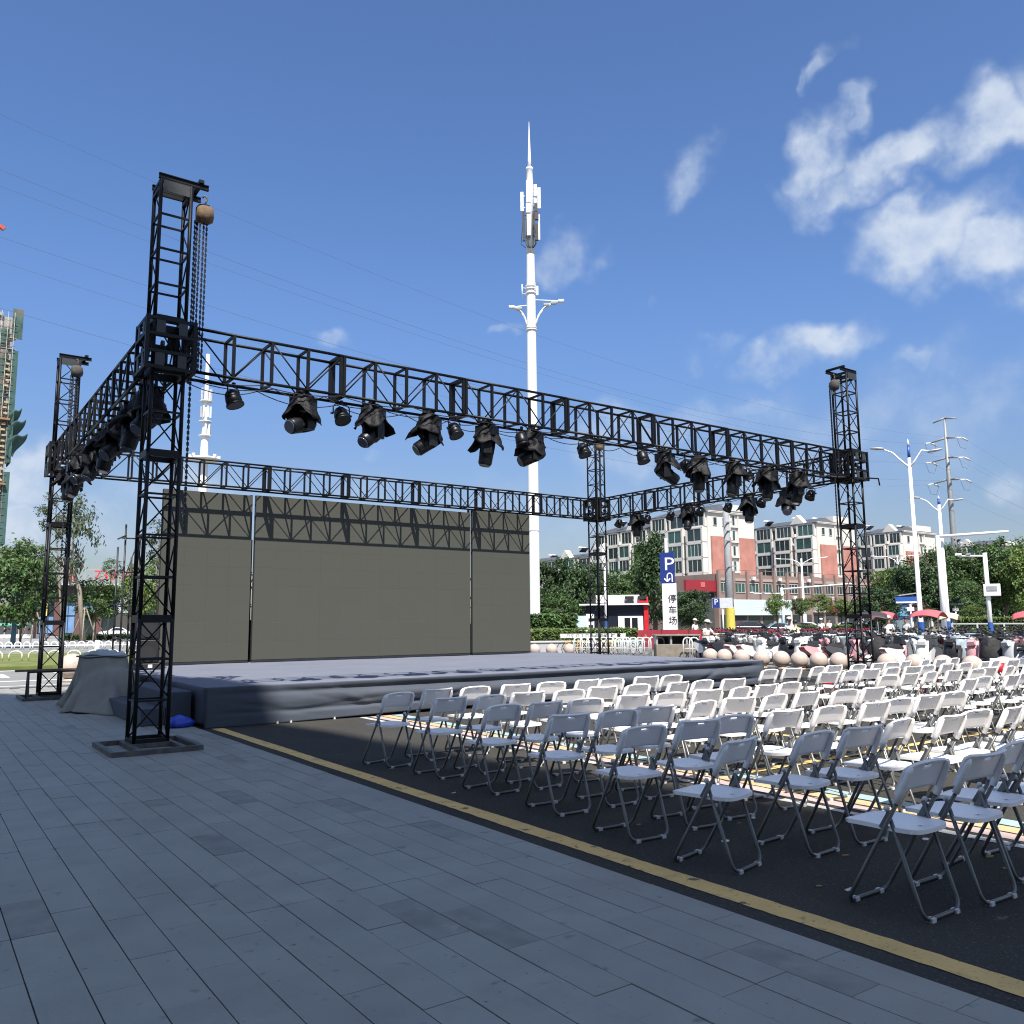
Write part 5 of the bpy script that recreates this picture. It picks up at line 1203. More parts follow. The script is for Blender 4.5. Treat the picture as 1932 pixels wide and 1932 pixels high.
# ---------------------------------------------------------------- booth
P = at(1158, 60); t = thing('kiosk', 'black and white kiosk with a red corner behind the planter hedge', 'kiosk', (P[0], P[1], 0)); t.rotation_euler = (0, 0, math.atan2(-P[0], P[1]) - .06)
zr, zc, zb = zf(P, 1124), zf(P, 1141), 0.2
W0, W1 = -2.05, 2.35; MB().box(((W0 + W1) / 2, 1.3, zc / 2), (W1 - W0 - .1, 2.6, zc)).build('wall', mat('kiosk_navy', (.012, .014, .028), .35), t)
MB().box(((W0 + W1) / 2 - .1, 1.1, zc + .02), (W1 - W0 + .5, 3.2, .10)).build('canopy', M_WHITE2, t)
MB().box((.3, .3, (zc + zr) / 2 + .05), (3.1, .4, zr - zc)).build('roof_sign', M_WHITE2, t)
for x in (-1.55, 1.15, 2.05):
    for k in (0, 1): MB().box((x, .05, zc + .16 + .33 * k), (.62, .5, .2)).build('slat_gap', M_DARK if x < 2 or k else mat('kiosk_red', (.5, .015, .025), .4), t)
MK = mat('kiosk_red', (.5, .015, .025), .4)
MB().prism([(-.2, 0), (-.2, zc), (.6, zc + .55), (.6, 0)], .30, c=(2.3, -.05, 0)).build('red_corner', MK, t)
MB().box((1.2, -.1, 1.02), (1.75, .25, 1.95)).build('sales_window', M_WHITE2, t)
for x in (.98, 1.5): MB().box((x, -.24, 1.25), (.40, .04, 1.25)).build('window_pane', glass('kiosk_glass', (.015, .015, .018)), t)
MB().box((.2, -.35, .18), (4.6, 1.2, .35)).build('step', mat('pale_step', (.45, .45, .42), .8), t)
P = at(1086, 58); t = thing('poster_board', 'pale blue poster board left of the kiosk', 'poster board', (P[0], P[1], 0)); t.rotation_euler = (0, 0, math.atan2(-P[0], P[1]))
MB().box((-.1, 0, 1.15), (1.75, .08, 1.75)).build('poster', mat('poster_pale', (.42, .55, .64), .5, 0, .35, 1.5, spots=(.36, .05, .12), spot_scale=.9, spot_lo=.6, spot_hi=.64), t); MB().box((1.0, 0, 1.2), (.55, .09, 1.9)).build('white_panel', M_WHITE2, t)
for z in (.8, 1.3, 1.75): MB().box((1.05, -.06, z), (.32, .03, .2)).build('notice', M_DARK, t)
# white pole with a blue foot in front of the kiosk
P = at(1144, 50); t = thing('sign_pole', 'white pole with blue foot standing behind the slender tower', 'pole', (P[0], P[1], 0))
MB().lathe([(.10, 0), (.09, zf(P, 1025))], 10).build('pole', M_WHITE, t); MB().lathe([(.115, 0), (.112, zf(P, 1167))], 10, caps=False).build('blue_sleeve', M_BLUE, t); MB().box((-.2, -.1, zf(P, 1045)), (.35, .2, 1.1)).build('camera_box', M_WHITE2, t)
# ---------------------------------------------------------------- cars
def car(label, u, d, rz, c, L=4.5, Hh=1.48, name='parked_car', cat='car', win=None, lift=0, group='cars on the far roads'):
    P = at(u, d); t = thing(name, label, cat, (P[0], P[1], GZ + lift), rz, group); m = mat('car_paint_%02d%02d%02d' % tuple(int(q * 99) for q in c), c, .22, .0, .03, 1, coat=.8)
    h = L / 2; k = Hh / 1.48
    body = MB().prism([(-h, .35), (-h + .03, .78 * k), (-h * .78, .92 * k), (h * .42, .95 * k), (h * .8, .86 * k), (h * .98, .68 * k), (h, .38), (h * .92, .22), (-h * .95, .22)], 1.78, w_top=1.62, smooth=False).build('body', m, t, bevel=.05)
    MB().prism([(-h * .86, .90 * k), (-h * .52, 1.40 * k), (-h * .1, 1.47 * k), (h * .12, 1.43 * k), (h * .50, .93 * k)], 1.56, w_top=1.14).build('roof', m, t, bevel=.05)
    MB().prism([(-h * .66, .95 * k), (-h * .45, 1.33 * k), (-h * .1, 1.39 * k), (h * .1, 1.36 * k), (h * .37, .97 * k)], 1.585, w_top=1.22).build('window', glass('car_glass', (.012, .014, .016), .05), t)
    MB().prism([(h * .14, 1.42 * k), (h * .16, 1.425 * k), (h * .515, .945 * k), (h * .49, .93 * k)], 1.30, w_top=1.06).build('windscreen', glass('car_glass', (.012, .014, .016), .05), t)
    MB().prism([(-h * .875, .93 * k), (-h * .86, .925 * k), (-h * .54, 1.39 * k), (-h * .555, 1.4 * k)], 1.30, w_top=1.06).build('windscreen', glass('car_glass', (.012, .014, .016), .05), t)
    for y in (-h * .60, h * .62):
        for s_ in (-1, 1):
            w = MB().lathe([(.1, -.11), (.29, -.11), (.33, -.08), (.33, .08), (.29, .11), (.1, .11)], 16, (s_ * .80, y, .33), Matrix.Rotation(PI / 2, 3, 'Y')).build('wheel', M_RUB, t)
            MB().lathe([(.02, -.12), (.2, -.118), (.2, .118), (.02, .12)], 12, (s_ * .80, y, .33), Matrix.Rotation(PI / 2, 3, 'Y')).build('rim', M_GREY, w)
    for s_ in (-1, 1):
        MB().ball((s_ * .66, h * .95, .68 * k), .12, 8, 6, (1.3, .7, .6)).build('headlight', M_LENS, t); MB().box((s_ * .66, -h + .01, .76 * k), (.32, .06, .13)).build('tail_light', M_TAIL, t); MB().box((s_ * .9, h * .34, .98 * k), (.16, .1, .11)).build('mirror', m, t)
    return t
car('white saloon car on the far road behind the truss towers at the left', 216, 143, PI / 2 + .1, (.72, .72, .70), 4.6)
car('black estate car behind the red barrier and the grey pole', 1407, 92, PI / 2 - .75, (.012, .013, .018), 4.7, 1.68)
car('teal-blue saloon car right of the black estate car', 1464, 94, PI / 2 - .75, (.10, .26, .33), 4.4)
car('white car half hidden behind scooters right of the teal car', 1513, 98, PI / 2 - .75, (.66, .66, .66), 4.5)
car('silver car passing behind the right truss tower', 1590, 99, PI / 2 - .8, (.45, .46, .47), 4.5)
car('white van-like car at the right end of the podium road', 1645, 103, PI / 2 - .8, (.70, .70, .68), 4.6, 1.8)
# ================================================================== buildings
M_WALLW = mat('white_render', (.60, .575, .53), .8, 0, .06, .3, coords='Position'); M_BRICK = mat('red_brick_face', (.40, .175, .14), .85, 0, .14, .5, bump=.2, bscale=12, coords='Position', spots=(.46, .22, .17), spot_scale=.25, spot_lo=.5, spot_hi=.7)
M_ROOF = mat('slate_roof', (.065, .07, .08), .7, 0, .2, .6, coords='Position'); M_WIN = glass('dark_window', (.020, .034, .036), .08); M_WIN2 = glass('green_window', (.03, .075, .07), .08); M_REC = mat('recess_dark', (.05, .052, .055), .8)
M_POD = mat('brown_podium', (.235, .165, .145), .85, 0, .12, .4, coords='Position'); M_FRM = mat('window_frame_white', (.58, .58, .56), .6); M_SOL = mat('solar_dark', (.03, .035, .05), .3); M_ACU = mat('ac_unit', (.62, .62, .6), .6)
rb = random.Random(17)
FH = 2.95
def window(t, M, u0, u1, z0, z1, dep=.0, m=None, mull=1, name='window'):
    """window standing in a wall; M maps (along, out, up) to the building"""
    w = u1 - u0; h = z1 - z0; mb = MB(); f = .07
    for a, b, c, d in ((u0, u1, z0, z0 + f), (u0, u1, z1 - f, z1), (u0, u0 + f, z0 + f, z1 - f), (u1 - f, u1, z0 + f, z1 - f)):
        mb.box(M((a + b) / 2, dep + .05, (c + d) / 2), M.d(b - a, .12, d - c))
    for k in range(1, mull + 1):
        x = u0 + w * k / (mull + 1); mb.box(M(x, dep + .04, (z0 + z1) / 2), M.d(.06, .08, h - 2 * f))
    o = mb.build(name, M_FRM, t); MB().box(M((u0 + u1) / 2, dep + .0, (z0 + z1) / 2), M.d(w - 2 * f, .05, h - 2 * f)).build('pane', m or M_WIN, o); return o
class Face:
    def __init__(s, o, along, out): s.o = Vector(o); s.a = Vector(along); s.n = Vector(out)
    def __call__(s, u, d, z): return s.o + s.a * u + s.n * d + Vector((0, 0, z))
    def d(s, du, dd, dz): v = s.a * du + s.n * dd; return (abs(v.x) + 1e-4, abs(v.y) + 1e-4, dz)
def solar(t, x, y, z, rz=0):
    o = MB().box((x, y, z + .35), (1.9, 1.5, .09), Matrix.Rotation(-.6, 3, 'X')).bar((x - .8, y + .5, z - .2), (x - .8, y + .5, z + .75), .06).bar((x + .8, y + .5, z - .2), (x + .8, y + .5, z + .75), .06).build('solar_heater', M_SOL, t)
    MB().tube([(x - 1.1, y + .62, z + .9), (x + 1.1, y + .62, z + .9)], .24, 10).build('tank', M_WHITE2, o)
def ac(t, c): MB().box(c, (.85, .4, .65)).build('air_conditioner', M_ACU, t)
def block(label, x0, x1, yg, depth, zb, nf, roof, gable=True, bays=3):
    t = thing('apartment_block', label, 'apartment block', (0, 0, 0), 0, 'white and red apartment blocks'); zt = zb + nf * FH
    MB().box(((x0 + x1) / 2, yg + depth / 2, (zb + zt) / 2 - zb / 2), (x1 - x0, depth, zt + .0)).build('wall', M_WALLW, t)
    W = x1 - x0
    if gable:                                                        # end wall that faces the square
        Fc = Face((x0, yg, 0), (1, 0, 0), (0, -1, 0)); zr = zb + (nf - 2) * FH + 1.2
        a, b, c, d = .05 * W, .45 * W, .63 * W, .97 * W
        for u0, u1 in ((a, b), (c, d)):
            MB().box(Fc((u0 + u1) / 2, .18, (zb + zr) / 2), Fc.d(u1 - u0, .36, zr - zb)).build('brick_panel', M_BRICK, t)
        for k in range(nf):
            z = zb + k * FH + .55; window(t, Fc, b + .06 * W, c - .06 * W, z, z + 2.0, .03, M_WIN2 if k % 2 else M_WIN, 0)
            MB().box(Fc((b + c) / 2, .22, z - .22), Fc.d(c - b - .02 * W, .4, .3)).build('sill', M_WALLW, t)
        for u0 in (b, c): MB().box(Fc(u0, .14, (zb + zt) / 2), Fc.d(.02 * W, .27, zt - zb)).build('pilaster', M_WALLW, t)
        for u0 in (.03 * W, .22 * W): window(t, Fc, u0 + .08 * W, u0 + .16 * W, zt - 2.6, zt - 1.0, .03, M_WIN, 0)
        MB().box(Fc(W / 2, .2, zt), Fc.d(W + .5, .5, .35)).build('cornice', M_WALLW, t)
    # balcony front that faces along the road
    Fs = Face((x0, yg, 0), (0, 1, 0), (-1, 0, 0)); bw = depth / bays
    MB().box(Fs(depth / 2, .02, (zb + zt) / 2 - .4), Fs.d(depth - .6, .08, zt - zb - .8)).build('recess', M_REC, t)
    for b_ in range(bays):
        u0 = b_ * bw; big = b_ % 3 != 2
        for k in range(nf):
            z = zb + k * FH; out_ = 1.3 if big and k < nf - 1 else .5
            cu = u0 + bw * .47
            o = MB().box(Fs(cu, out_ / 2, z + .1), Fs.d(bw * .80, out_, .28)).box(Fs(cu, out_ / 2, z + FH - .16), Fs.d(bw * .80, out_, .2))
            for uu in (u0 + bw * .08, u0 + bw * .86): o.box(Fs(uu, out_ / 2, z + FH / 2), Fs.d(.3, out_, FH - .2))
            o = o.build('balcony', M_WALLW, t)
            window(t, Fs, u0 + bw * .12, u0 + bw * .82, z + .26, z + FH - .28, out_ - .12, rb.choice((M_WIN, M_WIN, M_WIN2)), rb.choice((1, 2, 3)))
            if rb.random() < .4: ac(t, Fs(u0 + bw * .94, .5, z + .5))
    # roof
    mb = MB(); h = roof
    mb.add([(x0 - .6, yg - .5, zt), (x1 + .6, yg - .5, zt), (x1 + .6, yg + depth + .5, zt), (x0 - .6, yg + depth + .5, zt), ((x0 + x1) / 2, yg + 2.4, zt + h), ((x0 + x1) / 2, yg + depth - 1, zt + h)],
           [(3, 2, 1, 0), (0, 1, 4), (1, 2, 5, 4), (2, 3, 5), (3, 0, 4, 5)])
    rf = mb.build('roof', M_ROOF, t)
    MB().prism([(-2.0, zt - .1), (2.0, zt - .1), (0, zt + 2.1)], 1.6, c=(x0 + .8, yg + depth * .3, 0)).build('dormer', M_WALLW, rf)
    MB().box((x0 + W * .7, yg + 1.6, zt + .9), (W * .45, 2.6, 1.9)).build('penthouse', M_WALLW, rf)
    for k in range(3): solar(t, x0 + 1.6 + k * W * .33, yg + 2.0 + rb.uniform(0, depth - 4), zt + .8 + rb.uniform(0, .8))
    return t
ZP = 10.3
block('white and red apartment block left of centre behind the parking sign', 122.6, 136.2, 108, 15.2, ZP - 2.6, 5, 2.2)
block('white and red apartment block in the middle behind the grey pole', 157.0, 170.8, 108, 16.5, ZP - 2.6, 5, 1.8)
block('white and red apartment block on the right behind the right truss tower', 190.6, 205.0, 108, 11.5, ZP - 2.6, 5, 1.9)
block('low white apartment wing with glazed balconies left of the first block', 122.9, 134, 124.0, 17.0, 3.0, 6, 2.0, False, 4)
block('far low row of white flats rising over the trees left of the slender tower', 123.4, 134, 142, 34, 1.5, 5, 1.4, False, 6)
block('distant white and dark-roofed block behind the pylon foot', 238, 262, 112, 16, 4, 6, 2.2, False, 3)
block('distant pale flats behind the third apartment block', 214, 230, 122, 14, 4, 6, 2.0, False, 3)
# the brown podium with shops
t = thing('shop_podium', 'long brown two-storey shop podium with piers below the apartment blocks', 'shop building', (0, 0, 0))
x0, x1, yp = 120.2, 216.0, 104.0
MB().box(((x0 + x1) / 2, yp + 9, ZP / 2), (x1 - x0, 18, ZP)).build('wall', M_POD, t)
Fp = Face((x0, yp, 0), (1, 0, 0), (0, -1, 0)); L = x1 - x0; nb = 24; bw = L / nb
pm = MB().box((0, 0, 0), (.6, .5, ZP - 5.0)).mesh('pier', M_POD)
for k in range(nb + 1): link('pier', pm, t, Fp(k * bw, .25, 5.6 + (ZP - 5.0) / 2))
for k in range(nb):
    u0 = k * bw + .5
    window(t, Fp, u0, u0 + bw - 1.0, 6.9, 8.7, .02, M_WIN if k > 3 else M_WIN2, 2)
    MB().box(Fp(u0 + bw / 2 - .5, .08, 9.3), Fp.d(bw - .7, .16, .5)).build('fascia', mat('podium_pink', (.36, .27, .24), .8), t)
    if rb.random() < .55: ac(t, Fp(u0 + rb.uniform(.8, bw - 1.6), .5, rb.choice((6.1, 9.6))))
    MB().box(Fp(u0 + bw / 2 - .5, .05, 1.5), Fp.d(bw - .9, .1, 2.6)).build('shop_front', rb.choice((M_WIN, M_WIN, M_REC)), t)
    if rb.random() < .5: MB().box(Fp(u0 + rb.uniform(.2, 1), .2, 1.5), Fp.d(.7, .2, 2.9)).build('shop_pillar', M_WALLW, t)
    if k > 6: MB().box(Fp(u0 + bw / 2 - .5, .3, 4.0), Fp.d(bw - .3, .5, 1.5)).build('shop_sign', mat('shop_sign_%d' % (k % 5), [(.22, .17, .15), (.08, .33, .36), (.5, .47, .44), (.3, .04, .05), (.2, .2, .21)][k % 5], .6), t)
for k in range(nb): MB().tube([Fp(k * bw, .1, ZP + .8), Fp((k + 1) * bw, .1, ZP + .8)], .06, 5).build('roof_rail', M_POD, t)
MB().box(Fp(.5 * bw * 3 - 3.6, .55, 9.0), Fp.d(.1, .1, .1)).build('sign_bracket', M_DARK, t)
bl = thing('shop_billboard', 'long pale white billboard across the shops below the brown podium', 'billboard', Fp(1.6, .55, 0)); MB().box((9.4, 0, 4.15), (18.8, .3, 2.9)).build('board', mat('pale_billboard', (.52, .60, .64), .5, 0, .06, .2), bl)
for k in range(3): MB().box((10.5 + k * .2, -.17, 4.3 - k * .35), (5.5 - k * .8, .03, .12)).build('faint_line', mat('faint_white', (.68, .70, .71), .5), bl)
rs_ = thing('shop_roof_sign', 'dark red shop fascia to the left of the podium', 'shop sign', (112.5, 104.5, 0)); MB().box((3.6, 0, 8.0), (8, .6, 2.0)).build('board', mat('shop_red', (.26, .02, .03), .5), rs_); MB().box((3.6, 3, 3.4), (8, 5, 6.9)).build('wall', M_REC, rs_); MB().box((3.9, -.33, 8.2), (1.1, .06, .9)).build('emblem', mat('shop_red2', (.5, .12, .12), .5), rs_)
# ---------------------------------------------------------------- left: tower under construction
P = at(-92, 205); t = thing('construction_tower', 'tall unfinished tower wrapped in scaffolding and green netting at the left edge', 'building', (P[0], P[1], 0)); t.rotation_euler = (0, 0, math.atan2(-P[0], P[1]) + .06)
M_NET = mat('green_netting', (.038, .088, .072), .8, 0, .55, .45, bump=.3, bscale=2, spots=(.13, .115, .09), spot_scale=.22, spot_lo=.5, spot_hi=.6); M_CONC = mat('raw_concrete', (.30, .285, .26), .85, 0, .15, .4)
M_NETD = mat('green_netting_dark', (.035, .085, .075), .8, 0, .3, .5); M_BAM = mat('scaffold_plank', (.42, .31, .17), .7, 0, .3, 2); M_PIPE = mat('scaffold_pipe', (.33, .32, .30), .5, .3, .2, 2)
ZT = zf(P, 586); xr = 10.0
MB().box((-3, 6, ZT / 2), (2 * 11.5, 11, ZT)).build('concrete_core', M_CONC, t)
for k in range(26):
    z = 1.5 + k * 3.0
    if z > ZT - 1: break
    MB().box((-3, .9, z), (24.6, 1.9, .12)).build('scaffold_deck', M_BAM if k % 4 == 1 else M_PIPE, t)
def net(x0, x1, y, z0, z1, m, nm='safety_net', sd=0, bulge=.15):
    def f(u, v): return (x0 + (x1 - x0) * u, y - bulge * math.sin(PI * ((v * 4) % 1)) * abs(math.sin(PI * u * 3 + sd)) - .1 * mnoise.noise(Vector((u * 5, v * 9, sd))), z0 + (z1 - z0) * v)
    MB().shell(f, 16, 20, .03).build(nm, m, t)
bands = [(3, 20), (22.5, 41), (43.5, ZT - 9), (ZT - 7.6, ZT - 3.4)]
for i, (a, b) in enumerate(bands): net(-14.5, xr - 2.4, -.2, a, b, M_NET, sd=i)
for a, b in bands[:3]: MB().box((xr - .2, 3.2, (a + b) / 2), (.25, 7.6, b - a)).box((xr - .9, -.35, (a + b) / 2), (1.6, .2, b - a)).build('safety_net', M_NETD, t)
MB().box((xr - .6, .3, ZT - 1.5), (2.4, .4, 8)).build('safety_net', M_NET, t)
pm = MB().tube([(0, 0, 0), (0, 0, ZT + 1.2)], .07, 5).mesh('scaffold_pole', M_PIPE)
for k in range(17): link('scaffold_pole', pm, t, (-14.6 + k * 1.45, -.5, 0))
hm = MB().tube([(-14.8, -.55, 0), (xr - .8, -.55, 0)], .06, 5).mesh('scaffold_pole', M_PIPE)
for k in range(int(ZT / 1.7)): link('scaffold_pole', hm, t, (0, 0, 1.0 + k * 1.7))
for k in range(12):
    z = 4 + k * 5.6
    if z > ZT - 4: break
    MB().tube([(-13 + (k % 3) * 5, -.7, z), (-9.5 + (k % 3) * 5, -.7, z + 4.2)], .08, 5).tube([(-2 + (k % 2) * 3.5, -.7, z + 4.2), (1.2 + (k % 2) * 3.5, -.7, z)], .08, 5).build('scaffold_brace', mat('pale_pipe', (.6, .6, .56), .5), t)
for k in range(46):
    z = 4 + k * 1.45
    if z > ZT - 8: break
    if rb.random() < .8: MB().box((xr - 2.2 + rb.uniform(-.2, .2), -.75, z), (.9, .3, .45)).build('plank_end', M_BAM, t)
for z, s_ in ((ZT * .69, .75), (ZT * .655, 1.05), (ZT * .61, 1.2), (14.0, 1.25)):   # flared catch nets
    def f(u, v, z=z, s_=s_): return (xr - 1.2 + 3.6 * s_ * v * (.35 + .65 * u) * (1 - .15 * math.sin(6 * u)), -.9 + 1.6 * math.sin(PI * u) * v + .5 * v, z - 5.2 + 5.0 * u + 1.6 * v * u + .35 * math.sin(9 * v + 4 * u))
    MB().shell(f, 12, 10, .04).build('catch_net', M_NET if s_ < 1 else M_NETD, t)
MB().box((-3, -.9, ZT * .665), (24, 1.4, .5)).box((-3, -.9, ZT * .46), (24, 1.4, .5)).build('timber_band', mat('orange_timber', (.26, .14, .07), .7), t)
MB().box((-4, 0, ZT + .4), (20, .5, .9)).build('pale_parapet', M_CONC, t)
crane = thing('tower_crane', 'tip of a red tower crane jib just inside the left edge of the picture', 'crane', (*at(-58, 260), 0)); PZ = zf(at(-9, 260), 428)
MB().bar((0, 0, PZ), (-16, 0, PZ), .9).bar((0, 0, PZ + .5), (1.4, 0, PZ - .4), 1.2).build('jib', mat('crane_red', (.45, .06, .03), .5), crane); MB().bar((-16, 0, 0), (-16, 0, PZ), 1.4).build('mast', mat('crane_red', (.45, .06, .03), .5), crane)
# ---------------------------------------------------------------- left: shop building with red letters on its roof
d = 155; P = at(150, d); t = thing('corner_shop_building', 'long low shop building with brown piers and blue-covered windows at the left', 'shop building', (P[0], P[1], 0)); t.rotation_euler = (0, 0, math.atan2(-P[0], P[1]) - .08)
zr = zf(P, 1103); MB().box((3, 5, zr / 2 - .2), (27, 10, zr - .4)).build('wall', mat('dark_shopfront', (.055, .05, .048), .6), t); MB().box((2.6, 3.5, zr - .05), (30, 12, .35)).build('canopy', mat('pale_canopy', (.42, .42, .41), .6), t); MB().box((2.6, -2.2, zr - .35), (29, .3, .25)).build('canopy_edge', M_DARK, t)
M_BRN = mat('maroon_pier', (.11, .05, .045), .7); M_BSH = mat('blue_sheet', (.13, .24, .42), .45, 0, .25, .6); M_BGL = glass('sky_glass', (.12, .2, .25), .08)
for k in range(7):
    x = -7.2 + k * 3.45; MB().box((x, -.2, zr / 2 - .4), (.95, .6, zr - .9)).build('pier', M_BRN, t)
    if k < 6:
        w = MB()
        for z in (.4, 3.6, 6.2): w.box((x + 1.75, -.06, z), (2.4, .1, .12))
        for dx in (.58, 1.75, 2.9): w.box((x + dx, -.05, 3.3), (.1, .1, 5.8))
        o = w.build('window', M_DARK, t); MB().box((x + 1.75, 0, 2.0), (2.2, .06, 3.0)).build('pane', [M_BSH, M_BSH, M_WIN, M_WIN, M_BSH, M_BGL][k], o); MB().box((x + 1.75, 0, 4.9), (2.2, .06, 2.4)).build('pane', [M_WIN, M_BSH, M_BGL, M_BGL, M_BGL, M_BGL][k], o)
MB().box((-5.55, -.8, 4.9), (.5, .5, 2.6)).build('hanging_sign', mat('amber_sign', (.72, .52, .18), .5), t)
MB().box((-16.5, 4, 2.7), (12, 8, 5.4)).build('wing', mat('dark_wing', (.05, .05, .055), .6), t); MB().box((-12, -.5, 5.6), (9, 1.5, .4)).build('wing_canopy', mat('orange_beam', (.4, .25, .15), .7), t)
M_RLET = mat('red_letters', (.55, .035, .045), .45)
sg = thing('roof_lettering', 'red roof letters with number 730 over the shop building at the left', 'sign', (P[0], P[1], zr + .15)); sg.rotation_euler = t.rotation_euler
x = 2.6
for ch in '730': link('letter', text_mesh(ch, 2.6, M_RLET, depth=.15), sg, (x, -1.6, 1.4), (PI / 2, 0, 0)); x += 1.28
for k, x in enumerate((-9.0, -6.4, -1.9, 7.4, 8.9)):                # characters too worn and hidden to read: plain strokes
    m_ = MB()
    for z in (.5, 1.2, 1.9): m_.box((0, 0, z), (1.5, .3, .22))
    for dx in (-.55, .1, .6): m_.box((dx, 0, 1.25), (.2, .3, 1.9))
    m_.build('letter', M_RLET, sg, (x, -1.6, .2))
fr = MB()
for z in (.1, 1.4, 2.6): fr.bar((-10, -1.2, z), (11, -1.2, z), .08)
for k in range(15): fr.bar((-10 + k * 1.5, -1.2, 0), (-10 + k * 1.5, -1.2, 2.7), .07)
fr.build('letter_frame', M_GREY, sg)
wt = thing('glass_shopfront', 'tall pale glass shopfront seen left of the screens', 'shop building', (*at(268, 158), 0)); wt.rotation_euler = (0, 0, -.3)
MB().box((0, 3, 4.3), (9, 6, 8.6)).build('wall', mat('dark_shopfront', (.055, .05, .048), .6), wt); MB().box((-3, -.05, 6.2), (2.4, .12, 4.2)).build('pane', mat('pale_glass', (.40, .45, .48), .25), wt); MB().box((1.5, -.05, 3), (4, .12, 5)).build('pane', M_WIN, wt)
# ---------------------------------------------------------------- the tall building whose shade lies over the paving
HB = 40.0; kx, ky = .29, .617
fp = [(6.9, -16), (6.68, 3), (6.5, 4.5), (5.85, 7.8), (5.5, 10.5), (5.33, 12.3), (5.05, 13.9), (4.9, 16.3), (3.35, 21.3), (1.6, 24.2), (-3, 25.4), (-34, 25.4), (-34, -46), (6.25, -46)]
fp = [(x - kx * HB, y - ky * HB) for x, y in fp]
t = thing('tower_block', 'tall pale tower block behind the camera that shades the paving', 'building', (0, 0, 0)); n = len(fp)
MB().add([(x, y, GZ) for x, y in fp] + [(x, y, HB) for x, y in fp], [tuple(range(n - 1, -1, -1)), tuple(range(n, 2 * n))] + [(i, (i + 1) % n, n + (i + 1) % n, n + i) for i in range(n)]).build('wall', mat('pale_cladding', (.42, .41, .39), .7, 0, .05, .3, coords='Position'), t)
wm = MB().box((0, 0, 0), (.10, 2.2, 1.7)).mesh('window', M_WIN)
for k in range(11):
    for j in range(13):
        a, b = Vector((*fp[0], 0)), Vector((*fp[-1], 0)); q = a.lerp(b, (j + .5) / 13); link('window', wm, t, (q.x + .03, q.y, 2.5 + k * 3.4))
# ================================================================== trees, hedges, fences
def crown_mesh(name, seed, m, n_cl, per, leaf, shape='round', hollow=.35):
    rq = random.Random(seed); V = []; Fc = []
    cl = []
    while len(cl) < n_cl:
        p = Vector((rq.uniform(-1, 1), rq.uniform(-1, 1), rq.uniform(-1, 1)))
        if p.length > 1 or p.length < hollow: continue
        if shape == 'cone': p = Vector((p.x * (1 - .42 * (p.z + 1)), p.y * (1 - .42 * (p.z + 1)), p.z))
        if shape == 'flat' and p.z < -.55: continue
        if shape == 'column': p = Vector((p.x * (1 - .25 * abs(p.z)), p.y * (1 - .25 * abs(p.z)), p.z))
        cl.append((p, rq.uniform(.14, .30)))
    for p, r in cl:
        for _ in range(per):
            q = Vector((rq.gauss(0, 1), rq.gauss(0, 1), rq.gauss(0, .8))); q = p + q * r * .55
            nrm = (q * .6 + Vector((rq.gauss(0, .5), rq.gauss(0, .5), rq.gauss(.55, .5)))).normalized()
            a = nrm.orthogonal().normalized(); a = Matrix.Rotation(rq.uniform(0, 6.28), 3, nrm) @ a; b = nrm.cross(a); s_ = leaf * rq.uniform(.6, 1.3)
            i = len(V); V += [q - a * s_, q - b * s_ * .5 + nrm * s_ * .1, q + a * s_, q + b * s_ * .5 + nrm * s_ * .1]; Fc.append((i, i + 1, i + 2, i + 3))
    me = bpy.data.meshes.new(name); me.from_pydata([tuple(v) for v in V], [], Fc); me.materials.append(m); me.update(); return me
CR = {}
def crown(kind, mi, v=0):
    k = (kind, mi, v)
    if k not in CR:
        n, p, l, sh, h = {'dense': (120, 80, .055, 'round', .3), 'mid': (75, 62, .062, 'round', .3), 'cone': (90, 70, .055, 'cone', .1), 'column': (46, 46, .062, 'column', .1), 'sparse': (30, 40, .07, 'column', .1), 'flat': (70, 60, .06, 'flat', .3)}[kind]
        CR[k] = crown_mesh('crown', hash(kind) % 97 + mi * 7 + v * 13 if False else (len(kind) * 11 + mi * 7 + v * 13), M_LEAF[mi], n, p, l, sh, h)
    return CR[k]
rt = random.Random(23)
def tree(label, u, d, vtop, vbot, wpx, kind='mid', mi=1, group=None, bark=None, lean=0, trunk_r=None, ubase=None, name='tree', dvar=0):
    """vtop/vbot rows of the crown, wpx its width in the picture"""
    P = at(u, d); B = at(ubase, d) if ubase is not None else P
    zt, zb = zf(P, vtop), max(.25, zf(P, vbot)); rw = wpx / 1588.65 * d / 2; rz = (zt - zb) / 2; zc = (zt + zb) / 2
    t = thing(name, label, 'tree', (B[0], B[1], GZ), 0, group); tr_ = trunk_r or max(.07, rz * .045)
    off = Vector((P[0] - B[0], P[1] - B[1], 0)); top = off + Vector((0, 0, zc + rz * .45)); mid = off * .45 + Vector((rt.uniform(-.1, .1), 0, zc * .5))
    mb = MB().tube([(0, 0, 0), tuple(mid), tuple(off + Vector((0, 0, zb + rz * .5))), tuple(top)], [tr_ * 1.3, tr_, tr_ * .7, tr_ * .25], 8)
    for k in range(6):
        a = rt.uniform(0, 6.28); s0 = off + Vector((0, 0, zb + rz * rt.uniform(0, .7))); e = s0 + Vector((math.cos(a) * rw * .65, math.sin(a) * rw * .65, rz * rt.uniform(.25, .6))); mb.tube([tuple(s0), tuple(s0.lerp(e, .5) + Vector((0, 0, .1))), tuple(e)], [tr_ * .5, tr_ * .3, tr_ * .12], 5)
    mb.build('trunk', bark or M_BARK, t)
    c = link('crown', crown(kind, mi, rt.randrange(2)), t, (off.x, off.y, zc), (rt.uniform(-.08, .08), rt.uniform(-.08, .08), rt.uniform(0, 6.28)), (rw * 1.02, rw * 1.02, rz * 1.02)); return t
